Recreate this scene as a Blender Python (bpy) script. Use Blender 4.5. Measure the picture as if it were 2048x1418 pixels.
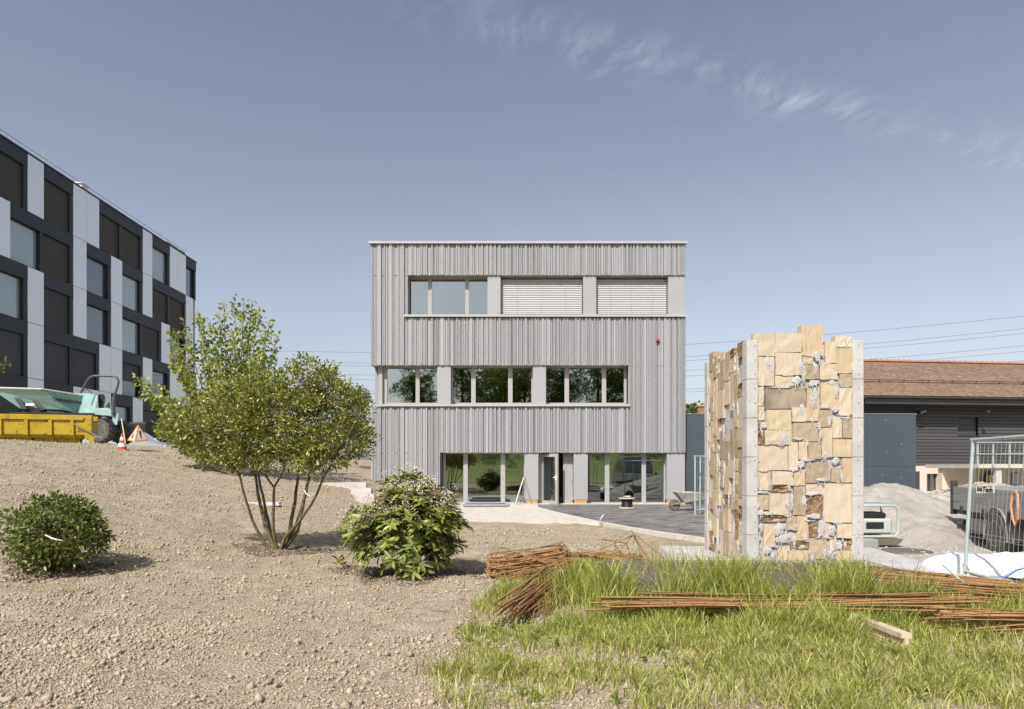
import bpy, math, random
import numpy as np
from mathutils import Vector, Matrix

for o in list(bpy.data.objects):
    bpy.data.objects.remove(o, do_unlink=True)
scene = bpy.context.scene
col = scene.collection
R = math.radians

# ------------------------------------------------------------------ camera
F = 1330.0            # focal length in photo pixels (photo 2048 wide)
CX, HOR = 1024.0, 936.0
EYE = 1.5
cam_d = bpy.data.cameras.new('camera')
cam = bpy.data.objects.new('camera', cam_d)
col.objects.link(cam)
cam.location = (0, 0, EYE)
cam.rotation_euler = (R(90), 0, 0)
cam_d.sensor_fit = 'HORIZONTAL'
cam_d.sensor_width = 36.0
cam_d.lens = 36.0 * F / 2048.0
cam_d.shift_y = (HOR - 709.0) / 2048.0
cam_d.clip_start = 0.05
cam_d.clip_end = 5000
scene.camera = cam

# ------------------------------------------------------------------ light
SUN_EL, SUN_AZ = R(46), R(26)      # azimuth: to the left of straight behind the camera
to_sun = Vector((-math.sin(SUN_AZ) * math.cos(SUN_EL), -math.cos(SUN_AZ) * math.cos(SUN_EL), math.sin(SUN_EL)))
sun_d = bpy.data.lights.new('sun', 'SUN')
sun_d.energy = 4.4
sun_d.angle = R(0.5)
sun_d.color = (1.0, 0.96, 0.90)
sun = bpy.data.objects.new('sun', sun_d)
col.objects.link(sun)
sun.location = to_sun * 60
sun.rotation_euler = to_sun.to_track_quat('Z', 'Y').to_euler()

world = bpy.data.worlds.new('World')
scene.world = world
world.use_nodes = True
nt = world.node_tree
for n in list(nt.nodes):
    nt.nodes.remove(n)
def WN(t, **k):
    n = nt.nodes.new(t)
    for a, b in k.items():
        setattr(n, a, b)
    return n
out = WN('ShaderNodeOutputWorld')
bg = WN('ShaderNodeBackground')
bg.inputs['Strength'].default_value = 0.10
sky = WN('ShaderNodeTexSky')
sky.sky_type = 'NISHITA'
sky.sun_disc = False
sky.sun_elevation = SUN_EL
sky.sun_rotation = math.atan2(to_sun.x, to_sun.y)
sky.altitude = 500
sky.air_density = 1.0
sky.dust_density = 3.2
sky.ozone_density = 1.0
hs = WN('ShaderNodeHueSaturation')
hs.inputs['Hue'].default_value = 0.507
hs.inputs['Saturation'].default_value = 0.66
hs.inputs['Value'].default_value = 1.25
nt.links.new(sky.outputs[0], hs.inputs['Color'])
# thin cirrus: noise on a high flat layer, gathered along one long band
tc = WN('ShaderNodeTexCoord')
sx = WN('ShaderNodeSeparateXYZ')
nt.links.new(tc.outputs['Generated'], sx.inputs[0])
zc = WN('ShaderNodeMath', operation='MAXIMUM'); zc.inputs[1].default_value = 0.03
nt.links.new(sx.outputs[2], zc.inputs[0])
def WM(op, a, b=None, c=None):
    n = WN('ShaderNodeMath', operation=op)
    for i, v in enumerate((a, b, c)):
        if v is None: continue
        if isinstance(v, (int, float)): n.inputs[i].default_value = v
        else: nt.links.new(v, n.inputs[i])
    return n.outputs[0]
u = WM('DIVIDE', sx.outputs[0], zc.outputs[0])
v = WM('DIVIDE', sx.outputs[1], zc.outputs[0])
cxyz = WN('ShaderNodeCombineXYZ')
nt.links.new(u, cxyz.inputs[0]); nt.links.new(v, cxyz.inputs[1])
warp = WN('ShaderNodeTexNoise'); warp.inputs['Scale'].default_value = 1.6; warp.inputs['Detail'].default_value = 3
nt.links.new(cxyz.outputs[0], warp.inputs['Vector'])
wadd = WN('ShaderNodeMixRGB', blend_type='ADD'); wadd.inputs[0].default_value = 0.45
nt.links.new(cxyz.outputs[0], wadd.inputs[1]); nt.links.new(warp.outputs[1], wadd.inputs[2])
mp = WN('ShaderNodeMapping'); mp.inputs['Scale'].default_value = (4.2, 1.7, 1); mp.inputs['Rotation'].default_value = (0, 0, R(62))
nt.links.new(wadd.outputs[0], mp.inputs[0])
cn = WN('ShaderNodeTexNoise'); cn.inputs['Scale'].default_value = 4.0; cn.inputs['Detail'].default_value = 11; cn.inputs['Roughness'].default_value = 0.62
nt.links.new(mp.outputs[0], cn.inputs['Vector'])
# distance from the line of the cloud band (a straight streak on the layer)
bnx, bny, bnc = 0.348, -0.938, 1.425
dist = WM('ABSOLUTE', WM('ADD', WM('ADD', WM('MULTIPLY', u, bnx), WM('MULTIPLY', v, bny)), bnc))
lowd = WN('ShaderNodeTexNoise'); lowd.inputs['Scale'].default_value = 3.4; lowd.inputs['Detail'].default_value = 2
nt.links.new(cxyz.outputs[0], lowd.inputs['Vector'])
band = WM('MULTIPLY', WM('SMOOTH_MIN', WM('MAXIMUM', WM('SUBTRACT', 1.0, WM("DIVIDE", dist, 0.125)), 0.0), 1.0, 0.1), WM('MAXIMUM', WM('MULTIPLY_ADD', lowd.outputs[0], 2.6, -0.75), 0.0))
cr = WN('ShaderNodeMapRange'); cr.inputs['From Min'].default_value = 0.36; cr.inputs['From Max'].default_value = 0.80
cr.interpolation_type = 'SMOOTHSTEP'
nt.links.new(cn.outputs[0], cr.inputs['Value'])
faint = WM('MULTIPLY', cr.outputs[0], 0.035)
dens = WM('MINIMUM', WM('ADD', WM('MULTIPLY', WM('MULTIPLY', cr.outputs[0], band), 0.68), faint), 0.6)
# only above the horizon
hm = WN('ShaderNodeMapRange'); hm.inputs['From Min'].default_value = 0.06; hm.inputs['From Max'].default_value = 0.22
nt.links.new(sx.outputs[2], hm.inputs['Value'])
um = WN('ShaderNodeMapRange'); um.inputs['From Min'].default_value = -0.30; um.inputs['From Max'].default_value = 0.05; um.interpolation_type = 'SMOOTHSTEP'; um.inputs['To Min'].default_value = 0.15
nt.links.new(u, um.inputs['Value'])
dens = WM('MULTIPLY', WM('MULTIPLY', dens, hm.outputs[0]), um.outputs[0])
cm = WN('ShaderNodeMixRGB'); cm.inputs[2].default_value = (5.6, 6.0, 6.9, 1)
nt.links.new(dens, cm.inputs[0]); nt.links.new(hs.outputs[0], cm.inputs[1])
# paler towards the horizon all round
sm_ = WN('ShaderNodeMapRange'); sm_.inputs['From Min'].default_value = 0.12; sm_.inputs['From Max'].default_value = 0.60; sm_.inputs['To Min'].default_value = 0.49; sm_.inputs['To Max'].default_value = 0.80
nt.links.new(sx.outputs[2], sm_.inputs['Value']); nt.links.new(sm_.outputs[0], hs.inputs['Saturation'])
nt.links.new(cm.outputs[0], bg.inputs['Color'])
nt.links.new(bg.outputs[0], out.inputs[0])

scene.view_settings.view_transform = 'Standard'
scene.view_settings.look = 'None'
scene.view_settings.exposure = 0.25
scene.view_settings.gamma = 1.0
scene.view_settings.use_curve_mapping = False

# ------------------------------------------------------------------ helpers
OFF = {}
def at(px, py, Y):
    """the place at depth Y that stands behind a photo pixel"""
    return Vector(((px - CX) / F * Y, Y, EYE + (HOR - py) / F * Y))

def ground_at(px, py):
    lo, hi = 2.0, 70.0
    y = 2.0
    while y < 70:
        p = at(px, py, y)
        if p.z <= H(p.x, p.y): break
        y += 0.02
    p = at(px, py, y)
    return Vector((p.x, p.y, float(H(p.x, p.y))))

def np_mesh(name, V, Fc):
    V = np.asarray(V, dtype=np.float32).reshape(-1, 3)
    Fc = np.asarray(Fc, dtype=np.int32)
    me = bpy.data.meshes.new(name)
    n, k = Fc.shape
    me.vertices.add(len(V)); me.vertices.foreach_set('co', V.ravel())
    me.loops.add(n * k); me.loops.foreach_set('vertex_index', Fc.ravel())
    me.polygons.add(n)
    me.polygons.foreach_set('loop_start', np.arange(0, n * k, k, dtype=np.int32))
    me.update(calc_edges=True)
    return me

def link(name, me, mat, parent=None, smooth=False):
    o = bpy.data.objects.new(name, me)
    if mat is not None and me is not None and len(me.materials) == 0:
        me.materials.append(mat)
    col.objects.link(o)
    if parent is not None:
        o.parent = parent
        OFF[o] = OFF.get(parent, Vector((0, 0, 0)))
    if smooth and me is not None:
        me.polygons.foreach_set('use_smooth', [True] * len(me.polygons))
    return o

def tag(o, label=None, cat=None, group=None, kind=None):
    if label: o['label'] = label
    if cat: o['category'] = cat
    if group: o['group'] = group
    if kind: o['kind'] = kind
    return o

def thing(name, label, cat, loc, rotz=0.0, group=None, local=False):
    o = bpy.data.objects.new(name, None)
    o.empty_display_size = 0.2
    col.objects.link(o)
    o.location = loc
    o.rotation_euler = (0, 0, rotz)
    OFF[o] = Vector((0, 0, 0)) if local else Vector(loc)
    return tag(o, label, cat, group)

def copy_tree(o, parent=None):
    c = o.copy(); col.objects.link(c)
    if parent is not None: c.parent = parent
    for ch in o.children: copy_tree(ch, c)
    return c

class MB:
    def __init__(s): s.v = []; s.f = []
    def add(s, vs, fs):
        b = len(s.v); s.v += [tuple(p) for p in vs]; s.f += [tuple(i + b for i in f) for f in fs]
        return s
    def box(s, x0, x1, y0, y1, z0, z1):
        vs = [(x, y, z) for z in (z0, z1) for y in (y0, y1) for x in (x0, x1)]
        return s.add(vs, [(0,2,3,1),(4,5,7,6),(0,1,5,4),(2,6,7,3),(0,4,6,2),(1,3,7,5)])
    def obox(s, c, dims, rot):
        m = rot.to_matrix() if hasattr(rot, 'to_matrix') else rot
        vs = [Vector(c) + m @ Vector((x*dims[0]/2, y*dims[1]/2, z*dims[2]/2)) for z in (-1,1) for y in (-1,1) for x in (-1,1)]
        return s.add(vs, [(0,2,3,1),(4,5,7,6),(0,1,5,4),(2,6,7,3),(0,4,6,2),(1,3,7,5)])
    def bevbox(s, x0, x1, y0, y1, z0, z1, b=0.01):
        """box with chamfered edges"""
        cx, cy, cz = (x0+x1)/2, (y0+y1)/2, (z0+z1)/2
        hx, hy, hz = (x1-x0)/2, (y1-y0)/2, (z1-z0)/2
        vs = []; 
        for sx_ in (-1,1):
            for sy_ in (-1,1):
                for sz_ in (-1,1):
                    vs.append((cx+sx_*(hx-b), cy+sy_*(hy-b), cz+sz_*hz))
                    vs.append((cx+sx_*(hx-b), cy+sy_*hy, cz+sz_*(hz-b)))
                    vs.append((cx+sx_*hx, cy+sy_*(hy-b), cz+sz_*(hz-b)))
        return s.hull(vs)
    def hull(s, vs):
        import bmesh
        bm = bmesh.new()
        for p in vs: bm.verts.new(p)
        r = bmesh.ops.convex_hull(bm, input=bm.verts)
        bmesh.ops.dissolve_limit(bm, angle_limit=0.01, verts=bm.verts, edges=bm.edges)
        bm.verts.index_update()
        s.add([v.co[:] for v in bm.verts], [[v.index for v in f.verts] for f in bm.faces])
        bm.free()
        return s
    def tube(s, pts, r, n=6, closed=False, cap=True):
        pts = [Vector(p) for p in pts]
        m = len(pts)
        if not isinstance(r, (list, tuple)): r = [r] * m
        rings = []
        prev = None
        for i in range(m):
            a = pts[(i-1) % m] if (closed or i > 0) else pts[i]
            b = pts[(i+1) % m] if (closed or i < m-1) else pts[i]
            t = (b - a)
            if t.length < 1e-9: t = Vector((0,0,1))
            t.normalize()
            if prev is None:
                prev = t.orthogonal().normalized()
            prev = (prev - t * prev.dot(t))
            if prev.length < 1e-6: prev = t.orthogonal()
            prev.normalize()
            q = t.cross(prev)
            rings.append([pts[i] + (prev * math.cos(2*math.pi*k/n) + q * math.sin(2*math.pi*k/n)) * r[i] for k in range(n)])
        vs = [p for ring in rings for p in ring]
        fs = []
        last = m if closed else m-1
        for i in range(last):
            j = (i+1) % m
            for k in range(n):
                k2 = (k+1) % n
                fs.append((i*n+k, i*n+k2, j*n+k2, j*n+k))
        if cap and not closed:
            fs.append(tuple(range(n-1, -1, -1)))
            fs.append(tuple((m-1)*n + k for k in range(n)))
        return s.add(vs, fs)
    def cyl(s, c, r, h, n=16, axis='z', r2=None):
        c = Vector(c); r2 = r if r2 is None else r2
        d = {'x': Vector((1,0,0)), 'y': Vector((0,1,0)), 'z': Vector((0,0,1))}[axis] if isinstance(axis, str) else Vector(axis).normalized()
        return s.tube([c, c + d*h], [r, r2], n)
    def lathe(s, prof, n=20, c=(0,0,0), rot=None):
        """prof: (radius, height) pairs about the z axis"""
        c = Vector(c); vs = []; fs = []
        for (r, z) in prof:
            for k in range(n):
                p = Vector((r*math.cos(2*math.pi*k/n), r*math.sin(2*math.pi*k/n), z))
                if rot is not None: p = rot @ p
                vs.append(c + p)
        for i in range(len(prof)-1):
            for k in range(n):
                k2 = (k+1) % n
                fs.append((i*n+k, i*n+k2, (i+1)*n+k2, (i+1)*n+k))
        fs.append(tuple(range(n-1, -1, -1)))
        fs.append(tuple((len(prof)-1)*n+k for k in range(n)))
        return s.add(vs, fs)
    def prism(s, poly, d):
        """poly: list of 3-D points, d: extrusion vector"""
        n = len(poly); d = Vector(d)
        vs = [Vector(p) for p in poly] + [Vector(p) + d for p in poly]
        fs = [tuple(range(n-1, -1, -1)), tuple(range(n, 2*n))] + [(i, (i+1) % n, n+(i+1) % n, n+i) for i in range(n)]
        return s.add(vs, fs)
    def build(s, name, mat, parent=None, smooth=False):
        off = OFF.get(parent, Vector((0,0,0))) if parent is not None else Vector((0,0,0))
        me = bpy.data.meshes.new(name)
        me.from_pydata([(p[0]-off.x, p[1]-off.y, p[2]-off.z) for p in s.v], [], s.f)
        me.validate()
        o = link(name, me, mat, parent)
        if smooth:
            for p in me.polygons: p.use_smooth = True
            try: me.set_sharp_from_angle(angle=R(40))
            except Exception: pass
        return o

UNIT = None
def unit_box():
    me = bpy.data.meshes.new('board')
    b = MB().box(-.5, .5, -.5, .5, 0, 1)
    me.from_pydata(b.v, [], b.f)
    return me
def shared(me, name, mat_parent, loc, scale=(1,1,1), rot=(0,0,0)):
    o = bpy.data.objects.new(name, me)
    col.objects.link(o)
    o.parent = mat_parent
    off = OFF.get(mat_parent, Vector((0,0,0)))
    o.location = Vector(loc) - off
    o.scale = scale
    o.rotation_euler = rot
    OFF[o] = Vector(loc)
    return o

def text_mesh(txt, size, extrude=0.003, shear=0.0, bold=0.0, spacing=1.0):
    c = bpy.data.curves.new('lettering', 'FONT')
    c.body = txt; c.size = size; c.extrude = extrude; c.shear = shear; c.offset = bold; c.space_character = spacing
    c.align_x = 'CENTER'; c.align_y = 'CENTER'
    o = bpy.data.objects.new('lettering_tmp', c)
    col.objects.link(o)
    dg = bpy.context.evaluated_depsgraph_get(); dg.update()
    me = bpy.data.meshes.new_from_object(o.evaluated_get(dg))
    bpy.data.objects.remove(o, do_unlink=True)
    me.materials.clear()
    return me
def lettering(txt, size, centre, xdir, up, mat, parent, **k):
    me = text_mesh(txt, size, **k)
    xd = Vector(xdir).normalized(); z = xd.cross(Vector(up)).normalized(); y = z.cross(xd)
    off = OFF.get(parent, Vector((0,0,0)))
    M = Matrix((( xd.x, y.x, z.x, centre[0]-off.x), (xd.y, y.y, z.y, centre[1]-off.y), (xd.z, y.z, z.z, centre[2]-off.z), (0,0,0,1)))
    me.transform(M)
    return link('lettering', me, mat, parent)

# ---- value noise for shaping meshes
def vnoise(x, y, scale, seed=0):
    x = np.asarray(x, dtype=np.float64) / scale + seed * 17.31; y = np.asarray(y, dtype=np.float64) / scale + seed * 9.77
    xi = np.floor(x).astype(np.int64); yi = np.floor(y).astype(np.int64)
    fx = x - xi; fy = y - yi
    fx = fx*fx*(3-2*fx); fy = fy*fy*(3-2*fy)
    def h(a, b):
        n = (a * 374761393 + b * 668265263 + seed * 1442695041) & 0xFFFFFFFF
        n = ((n ^ (n >> 13)) * 1274126177) & 0xFFFFFFFF
        return ((n ^ (n >> 16)) & 0xFFFF) / 65535.0 * 2 - 1
    a = h(xi, yi); b = h(xi+1, yi); c = h(xi, yi+1); d = h(xi+1, yi+1)
    return (a*(1-fx)+b*fx)*(1-fy) + (c*(1-fx)+d*fx)*fy
def sstep(t):
    t = np.clip(t, 0, 1); return t*t*(3-2*t)
def softplus(p, k): return k*np.logaddexp(0, p/k)

def H(X, Y):
    """height of the ground"""
    X = np.asarray(X, dtype=np.float64); Y = np.asarray(Y, dtype=np.float64)
    p = 0.1528*(-X) + 0.0564*np.clip(Y, -12, 60) - 1.264
    s = softplus(p, 0.12)
    cap = 2.45 - 0.45*sstep((Y-28)/6)
    s = cap - softplus(cap - s, 0.12)
    w = sstep((-2.6 - X)/3.0)
    fy = sstep((Y-13)/7)
    s = s*(1 - fy*(1-w))
    s = s + sstep((-18-Y)/34)*8.5
    fl = 1 - sstep((X-3.0)/3)*sstep((Y-8)/3)*0.8
    s = s + 0.035*vnoise(X, Y, 1.9, 1)*fl*sstep(np.maximum(16.5-Y, (-3.2-X)*.8)/1.5)
    return s

# ------------------------------------------------------------------ materials
def ramp_mix(nt, fac, c1, c2):
    m = nt.nodes.new('ShaderNodeMixRGB'); m.inputs[1].default_value = (*c1, 1); m.inputs[2].default_value = (*c2, 1)
    nt.links.new(fac, m.inputs[0]); return m.outputs[0]
MATS = {}
def pm(name, c1, c2=None, rough=0.7, metal=0.0, nscale=6.0, ndetail=5, bump=0.0, bscale=40.0, spec=0.35,
       rand='none', stretch=(1,1,1), c3=None, r3=0.25, bdist=0.02, coords='pos', contrast=1.0, rvar=0.0):
    """principled material; colour wanders between c1 and c2 by noise (+ per-object or per-island random)"""
    m = bpy.data.materials.new(name); m.use_nodes = True
    nt = m.node_tree; b = nt.nodes['Principled BSDF']
    b.inputs['Roughness'].default_value = rough; b.inputs['Metallic'].default_value = metal
    b.inputs['Specular IOR Level'].default_value = spec
    c2 = c2 or tuple(min(1, c*1.15) for c in c1)
    if coords == 'pos':
        g = nt.nodes.new('ShaderNodeNewGeometry'); src = g.outputs['Position']
    else:
        g = nt.nodes.new('ShaderNodeTexCoord'); src = g.outputs['Object']
    mp = nt.nodes.new('ShaderNodeMapping'); mp.inputs['Scale'].default_value = stretch
    nt.links.new(src, mp.inputs[0])
    nz = nt.nodes.new('ShaderNodeTexNoise'); nz.inputs['Scale'].default_value = nscale; nz.inputs['Detail'].default_value = ndetail
    nz.inputs['Roughness'].default_value = 0.6
    nt.links.new(mp.outputs[0], nz.inputs['Vector'])
    mr = nt.nodes.new('ShaderNodeMapRange'); mr.inputs['From Min'].default_value = 0.5-0.22/contrast; mr.inputs['From Max'].default_value = 0.5+0.22/contrast
    nt.links.new(nz.outputs[0], mr.inputs['Value'])
    fac = mr.outputs[0]
    if rand != 'none':
        if rand == 'object':
            oi = nt.nodes.new('ShaderNodeObjectInfo'); rnd = oi.outputs['Random']
        else:
            gi = nt.nodes.new('ShaderNodeNewGeometry'); rnd = gi.outputs['Random Per Island']
        a = nt.nodes.new('ShaderNodeMath'); a.operation = 'MULTIPLY_ADD'
        nt.links.new(rnd, a.inputs[0]); a.inputs[1].default_value = 0.6
        mm = nt.nodes.new('ShaderNodeMath'); mm.operation = 'MULTIPLY'; mm.inputs[1].default_value = 0.4
        nt.links.new(fac, mm.inputs[0]); nt.links.new(mm.outputs[0], a.inputs[2])
        fac = a.outputs[0]
    colr = ramp_mix(nt, fac, c1, c2)
    if c3 is not None:
        n3 = nt.nodes.new('ShaderNodeTexNoise'); n3.inputs['Scale'].default_value = nscale*3.1; n3.inputs['Detail'].default_value = 6
        nt.links.new(mp.outputs[0], n3.inputs['Vector'])
        m3 = nt.nodes.new('ShaderNodeMapRange'); m3.inputs['From Min'].default_value = 0.62-r3*0.3; m3.inputs['From Max'].default_value = 0.72-r3*0.3
        nt.links.new(n3.outputs[0], m3.inputs['Value'])
        x = nt.nodes.new('ShaderNodeMixRGB'); x.inputs[2].default_value = (*c3, 1)
        nt.links.new(m3.outputs[0], x.inputs[0]); nt.links.new(colr, x.inputs[1]); colr = x.outputs[0]
    nt.links.new(colr, b.inputs['Base Color'])
    if rvar:
        rr = nt.nodes.new('ShaderNodeMath'); rr.operation = 'MULTIPLY_ADD'; rr.inputs[1].default_value = rvar; rr.inputs[2].default_value = rough - rvar/2
        nt.links.new(nz.outputs[0], rr.inputs[0]); nt.links.new(rr.outputs[0], b.inputs['Roughness'])
    if bump:
        bn = nt.nodes.new('ShaderNodeTexNoise'); bn.inputs['Scale'].default_value = bscale; bn.inputs['Detail'].default_value = 6
        nt.links.new(mp.outputs[0], bn.inputs['Vector'])
        bp = nt.nodes.new('ShaderNodeBump'); bp.inputs['Strength'].default_value = bump; bp.inputs['Distance'].default_value = bdist
        nt.links.new(bn.outputs[0], bp.inputs['Height']); nt.links.new(bp.outputs[0], b.inputs['Normal'])
    MATS[name] = m
    return m

def leaf_mat(name, dark, light, pale, rough=0.4, trans=0.3, spec=0.4):
    m = bpy.data.materials.new(name); m.use_nodes = True
    nt = m.node_tree; b = nt.nodes['Principled BSDF']
    b.inputs['Roughness'].default_value = rough; b.inputs['Specular IOR Level'].default_value = spec
    g = nt.nodes.new('ShaderNodeNewGeometry')
    r = nt.nodes.new('ShaderNodeValToRGB')
    r.color_ramp.elements[0].position = 0.0; r.color_ramp.elements[0].color = (*dark, 1)
    r.color_ramp.elements[1].position = 1.0; r.color_ramp.elements[1].color = (*pale, 1)
    e = r.color_ramp.elements.new(0.62); e.color = (*light, 1)
    nt.links.new(g.outputs['Random Per Island'], r.inputs[0])
    nt.links.new(r.outputs[0], b.inputs['Base Color'])
    t = nt.nodes.new('ShaderNodeBsdfTranslucent')
    br = nt.nodes.new('ShaderNodeMixRGB'); br.blend_type = 'MULTIPLY'; br.inputs[0].default_value = 1; br.inputs[2].default_value = (1.5, 1.6, 0.7, 1)
    nt.links.new(r.outputs[0], br.inputs[1]); nt.links.new(br.outputs[0], t.inputs[0])
    mx = nt.nodes.new('ShaderNodeMixShader'); mx.inputs[0].default_value = trans
    nt.links.new(b.outputs[0], mx.inputs[1]); nt.links.new(t.outputs[0], mx.inputs[2])
    nt.links.new(mx.outputs[0], nt.nodes['Material Output'].inputs[0])
    return m

def glass_mat(name, tint, refl, rough=0.0, bump=0.02):
    m = bpy.data.materials.new(name); m.use_nodes = True
    nt = m.node_tree
    nt.nodes.remove(nt.nodes['Principled BSDF'])
    tr = nt.nodes.new('ShaderNodeBsdfTransparent'); tr.inputs[0].default_value = (*tint, 1)
    gl = nt.nodes.new('ShaderNodeBsdfGlossy'); gl.inputs['Roughness'].default_value = rough
    gl.inputs[0].default_value = (0.9, 0.93, 0.97, 1)
    lwf = nt.nodes.new('ShaderNodeLayerWeight'); lwf.inputs[0].default_value = 0.5
    pw = nt.nodes.new('ShaderNodeMath'); pw.operation = 'POWER'; pw.inputs[1].default_value = 5.0
    nt.links.new(lwf.outputs['Facing'], pw.inputs[0])
    lw = nt.nodes.new('ShaderNodeMath'); lw.operation = 'ADD'; lw.inputs[1].default_value = 0.04
    nt.links.new(pw.outputs[0], lw.inputs[0])
    a = nt.nodes.new('ShaderNodeMath'); a.operation = 'ADD'; a.inputs[1].default_value = refl; a.use_clamp = True
    nt.links.new(lw.outputs[0], a.inputs[0])
    gn = nt.nodes.new('ShaderNodeNewGeometry')
    nz = nt.nodes.new('ShaderNodeTexNoise'); nz.inputs['Scale'].default_value = 0.9; nz.inputs['Detail'].default_value = 1
    nt.links.new(gn.outputs['Position'], nz.inputs['Vector'])
    bp = nt.nodes.new('ShaderNodeBump'); bp.inputs['Strength'].default_value = bump; bp.inputs['Distance'].default_value = 0.05
    nt.links.new(nz.outputs[0], bp.inputs['Height'])
    if bump: nt.links.new(bp.outputs[0], gl.inputs['Normal'])
    mx = nt.nodes.new('ShaderNodeMixShader')
    nt.links.new(a.outputs[0], mx.inputs[0]); nt.links.new(tr.outputs[0], mx.inputs[1]); nt.links.new(gl.outputs[0], mx.inputs[2])
    nt.links.new(mx.outputs[0], nt.nodes['Material Output'].inputs[0])
    return m

M_soil = pm('soil', (0.355, 0.295, 0.205), (0.51, 0.435, 0.32), rough=0.95, nscale=1.6, ndetail=12, bump=1.0, bscale=38, bdist=0.06, spec=0.1, c3=(0.27, 0.21, 0.135), r3=0.1)
M_clod_dark = pm('damp_soil_clod', (0.13, 0.098, 0.065), (0.26, 0.205, 0.145), rough=0.95, nscale=30, bump=0.5, bscale=90, spec=0.1, rand='island')
M_clod = pm('soil_clod', (0.31, 0.255, 0.175), (0.54, 0.46, 0.34), rough=0.95, nscale=30, bump=0.5, bscale=90, spec=0.1, rand='island')
M_stone = pm('pale_stone', (0.36, 0.32, 0.26), (0.55, 0.52, 0.46), rough=0.85, nscale=20, bump=0.3, bscale=80, rand='island')
M_wood = pm('silver_board', (0.225, 0.222, 0.234), (0.41, 0.405, 0.42), rough=0.75, nscale=7, bump=0.25, bscale=30, stretch=(8, 8, 0.35), rand='object', c3=(0.52, 0.515, 0.53), r3=0.04, spec=0.25)
M_metal_grey = pm('grey_metal_panel', (0.33, 0.327, 0.335), (0.365, 0.362, 0.37), rough=0.45, nscale=0.7, spec=0.4)
M_frame = pm('window_frame', (0.34, 0.33, 0.325), (0.38, 0.37, 0.365), rough=0.5)
M_coping = pm('coping', (0.40, 0.385, 0.375), (0.44, 0.425, 0.415), rough=0.45)
M_blind = pm('blind_slat', (0.52, 0.50, 0.49), (0.56, 0.54, 0.53), rough=0.4)
M_membrane = pm('wall_membrane', (0.05, 0.05, 0.055), (0.07, 0.07, 0.075), rough=0.9)
M_soffit = pm('soffit_board', (0.26, 0.22, 0.18), (0.34, 0.29, 0.24), rough=0.8)
M_inside = pm('room_plaster', (0.36, 0.36, 0.34), (0.42, 0.42, 0.4), rough=0.9)
M_floor_in = pm('room_floor', (0.22, 0.22, 0.21), (0.3, 0.3, 0.29), rough=0.8)
M_dark_in = pm('room_dark', (0.035, 0.032, 0.03), (0.05, 0.045, 0.04), rough=0.8)
M_glass = glass_mat('window_glass', (0.58, 0.66, 0.58), 0.25)
M_glass_off = glass_mat('office_glass', (0.85, 0.88, 0.88), 0.06, bump=0)
M_conc = pm('concrete', (0.46, 0.42, 0.37), (0.60, 0.56, 0.50), rough=0.9, nscale=2.5, ndetail=8, bump=0.25, bscale=50, c3=(0.40, 0.36, 0.31), r3=0.1)
M_conc_w = pm('pale_concrete', (0.42, 0.40, 0.385), (0.56, 0.545, 0.53), rough=0.85, nscale=3, ndetail=8, bump=0.2, bscale=60, c3=(0.44, 0.42, 0.40), r3=0.1)
M_asph = pm('asphalt', (0.085, 0.08, 0.08), (0.30, 0.275, 0.26), rough=0.9, nscale=1.3, ndetail=11, bump=0.4, bscale=120, stretch=(0.6, 1.15, 1), contrast=.9, c3=(.07,.066,.066), r3=.3)
M_gravel = pm('gravel', (0.33, 0.30, 0.26), (0.52, 0.49, 0.44), rough=0.95, nscale=5, ndetail=12, bump=0.8, bscale=45, bdist=0.04)
M_rust = pm('rusty_steel', (0.20, 0.10, 0.042), (0.42, 0.23, 0.10), rough=0.85, nscale=9, bump=0.3, bscale=120, rand='object', c3=(0.10, 0.04, 0.02), r3=0.1)
M_steel_dark = pm('dark_steel', (0.13, 0.115, 0.105), (0.28, 0.235, 0.20), rough=0.7, nscale=12, rand='island', c3=(0.22, 0.10, 0.05), r3=0.15)
M_galv = pm('galvanised_steel', (0.42, 0.44, 0.45), (0.52, 0.54, 0.55), rough=0.45, metal=0.35, nscale=14)
M_galv_teal = pm('teal_worn_steel', (0.36, 0.46, 0.46), (0.52, 0.56, 0.55), rough=0.5, metal=0.2, nscale=9)
M_black = pm('black_plastic', (0.018, 0.018, 0.02), (0.03, 0.03, 0.032), rough=0.5)
M_tyre = pm('tyre_rubber', (0.075, 0.07, 0.063), (0.16, 0.147, 0.13), rough=0.9, nscale=8, bump=0.3, bscale=60)
M_white = pm('white_paint', (0.74, 0.73, 0.71), (0.8, 0.79, 0.77), rough=0.5)
M_bark = pm('bark', (0.07, 0.05, 0.032), (0.17, 0.135, 0.08), rough=0.9, nscale=14, bump=0.6, bscale=60, stretch=(1, 1, 0.3), c3=(0.22, 0.21, 0.07), r3=0.3)
M_twig = pm('twig', (0.13, 0.09, 0.055), (0.22, 0.16, 0.10), rough=0.9, nscale=12)
M_leaf_holly = leaf_mat('small_glossy_leaf', (0.07, 0.082, 0.015), (0.235, 0.25, 0.045), (0.52, 0.50, 0.17), rough=0.28, trans=0.22, spec=0.6)
M_leaf_lin = leaf_mat('broad_spring_leaf', (0.12, 0.15, 0.024), (0.25, 0.285, 0.055), (0.44, 0.45, 0.14), rough=0.42, trans=0.38)
M_leaf_bush = leaf_mat('hydrangea_leaf', (0.055, 0.078, 0.015), (0.165, 0.20, 0.05), (0.34, 0.37, 0.14), rough=0.4, trans=0.22)
M_leaf_rhodo = leaf_mat('long_leathery_leaf', (0.065, 0.09, 0.016), (0.215, 0.25, 0.045), (0.40, 0.42, 0.11), rough=0.45, trans=0.22, spec=0.5)
M_leaf_far = leaf_mat('far_tree_leaf', (0.06, 0.08, 0.018), (0.15, 0.18, 0.04), (0.26, 0.29, 0.08), rough=0.6, trans=0.4)
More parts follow.
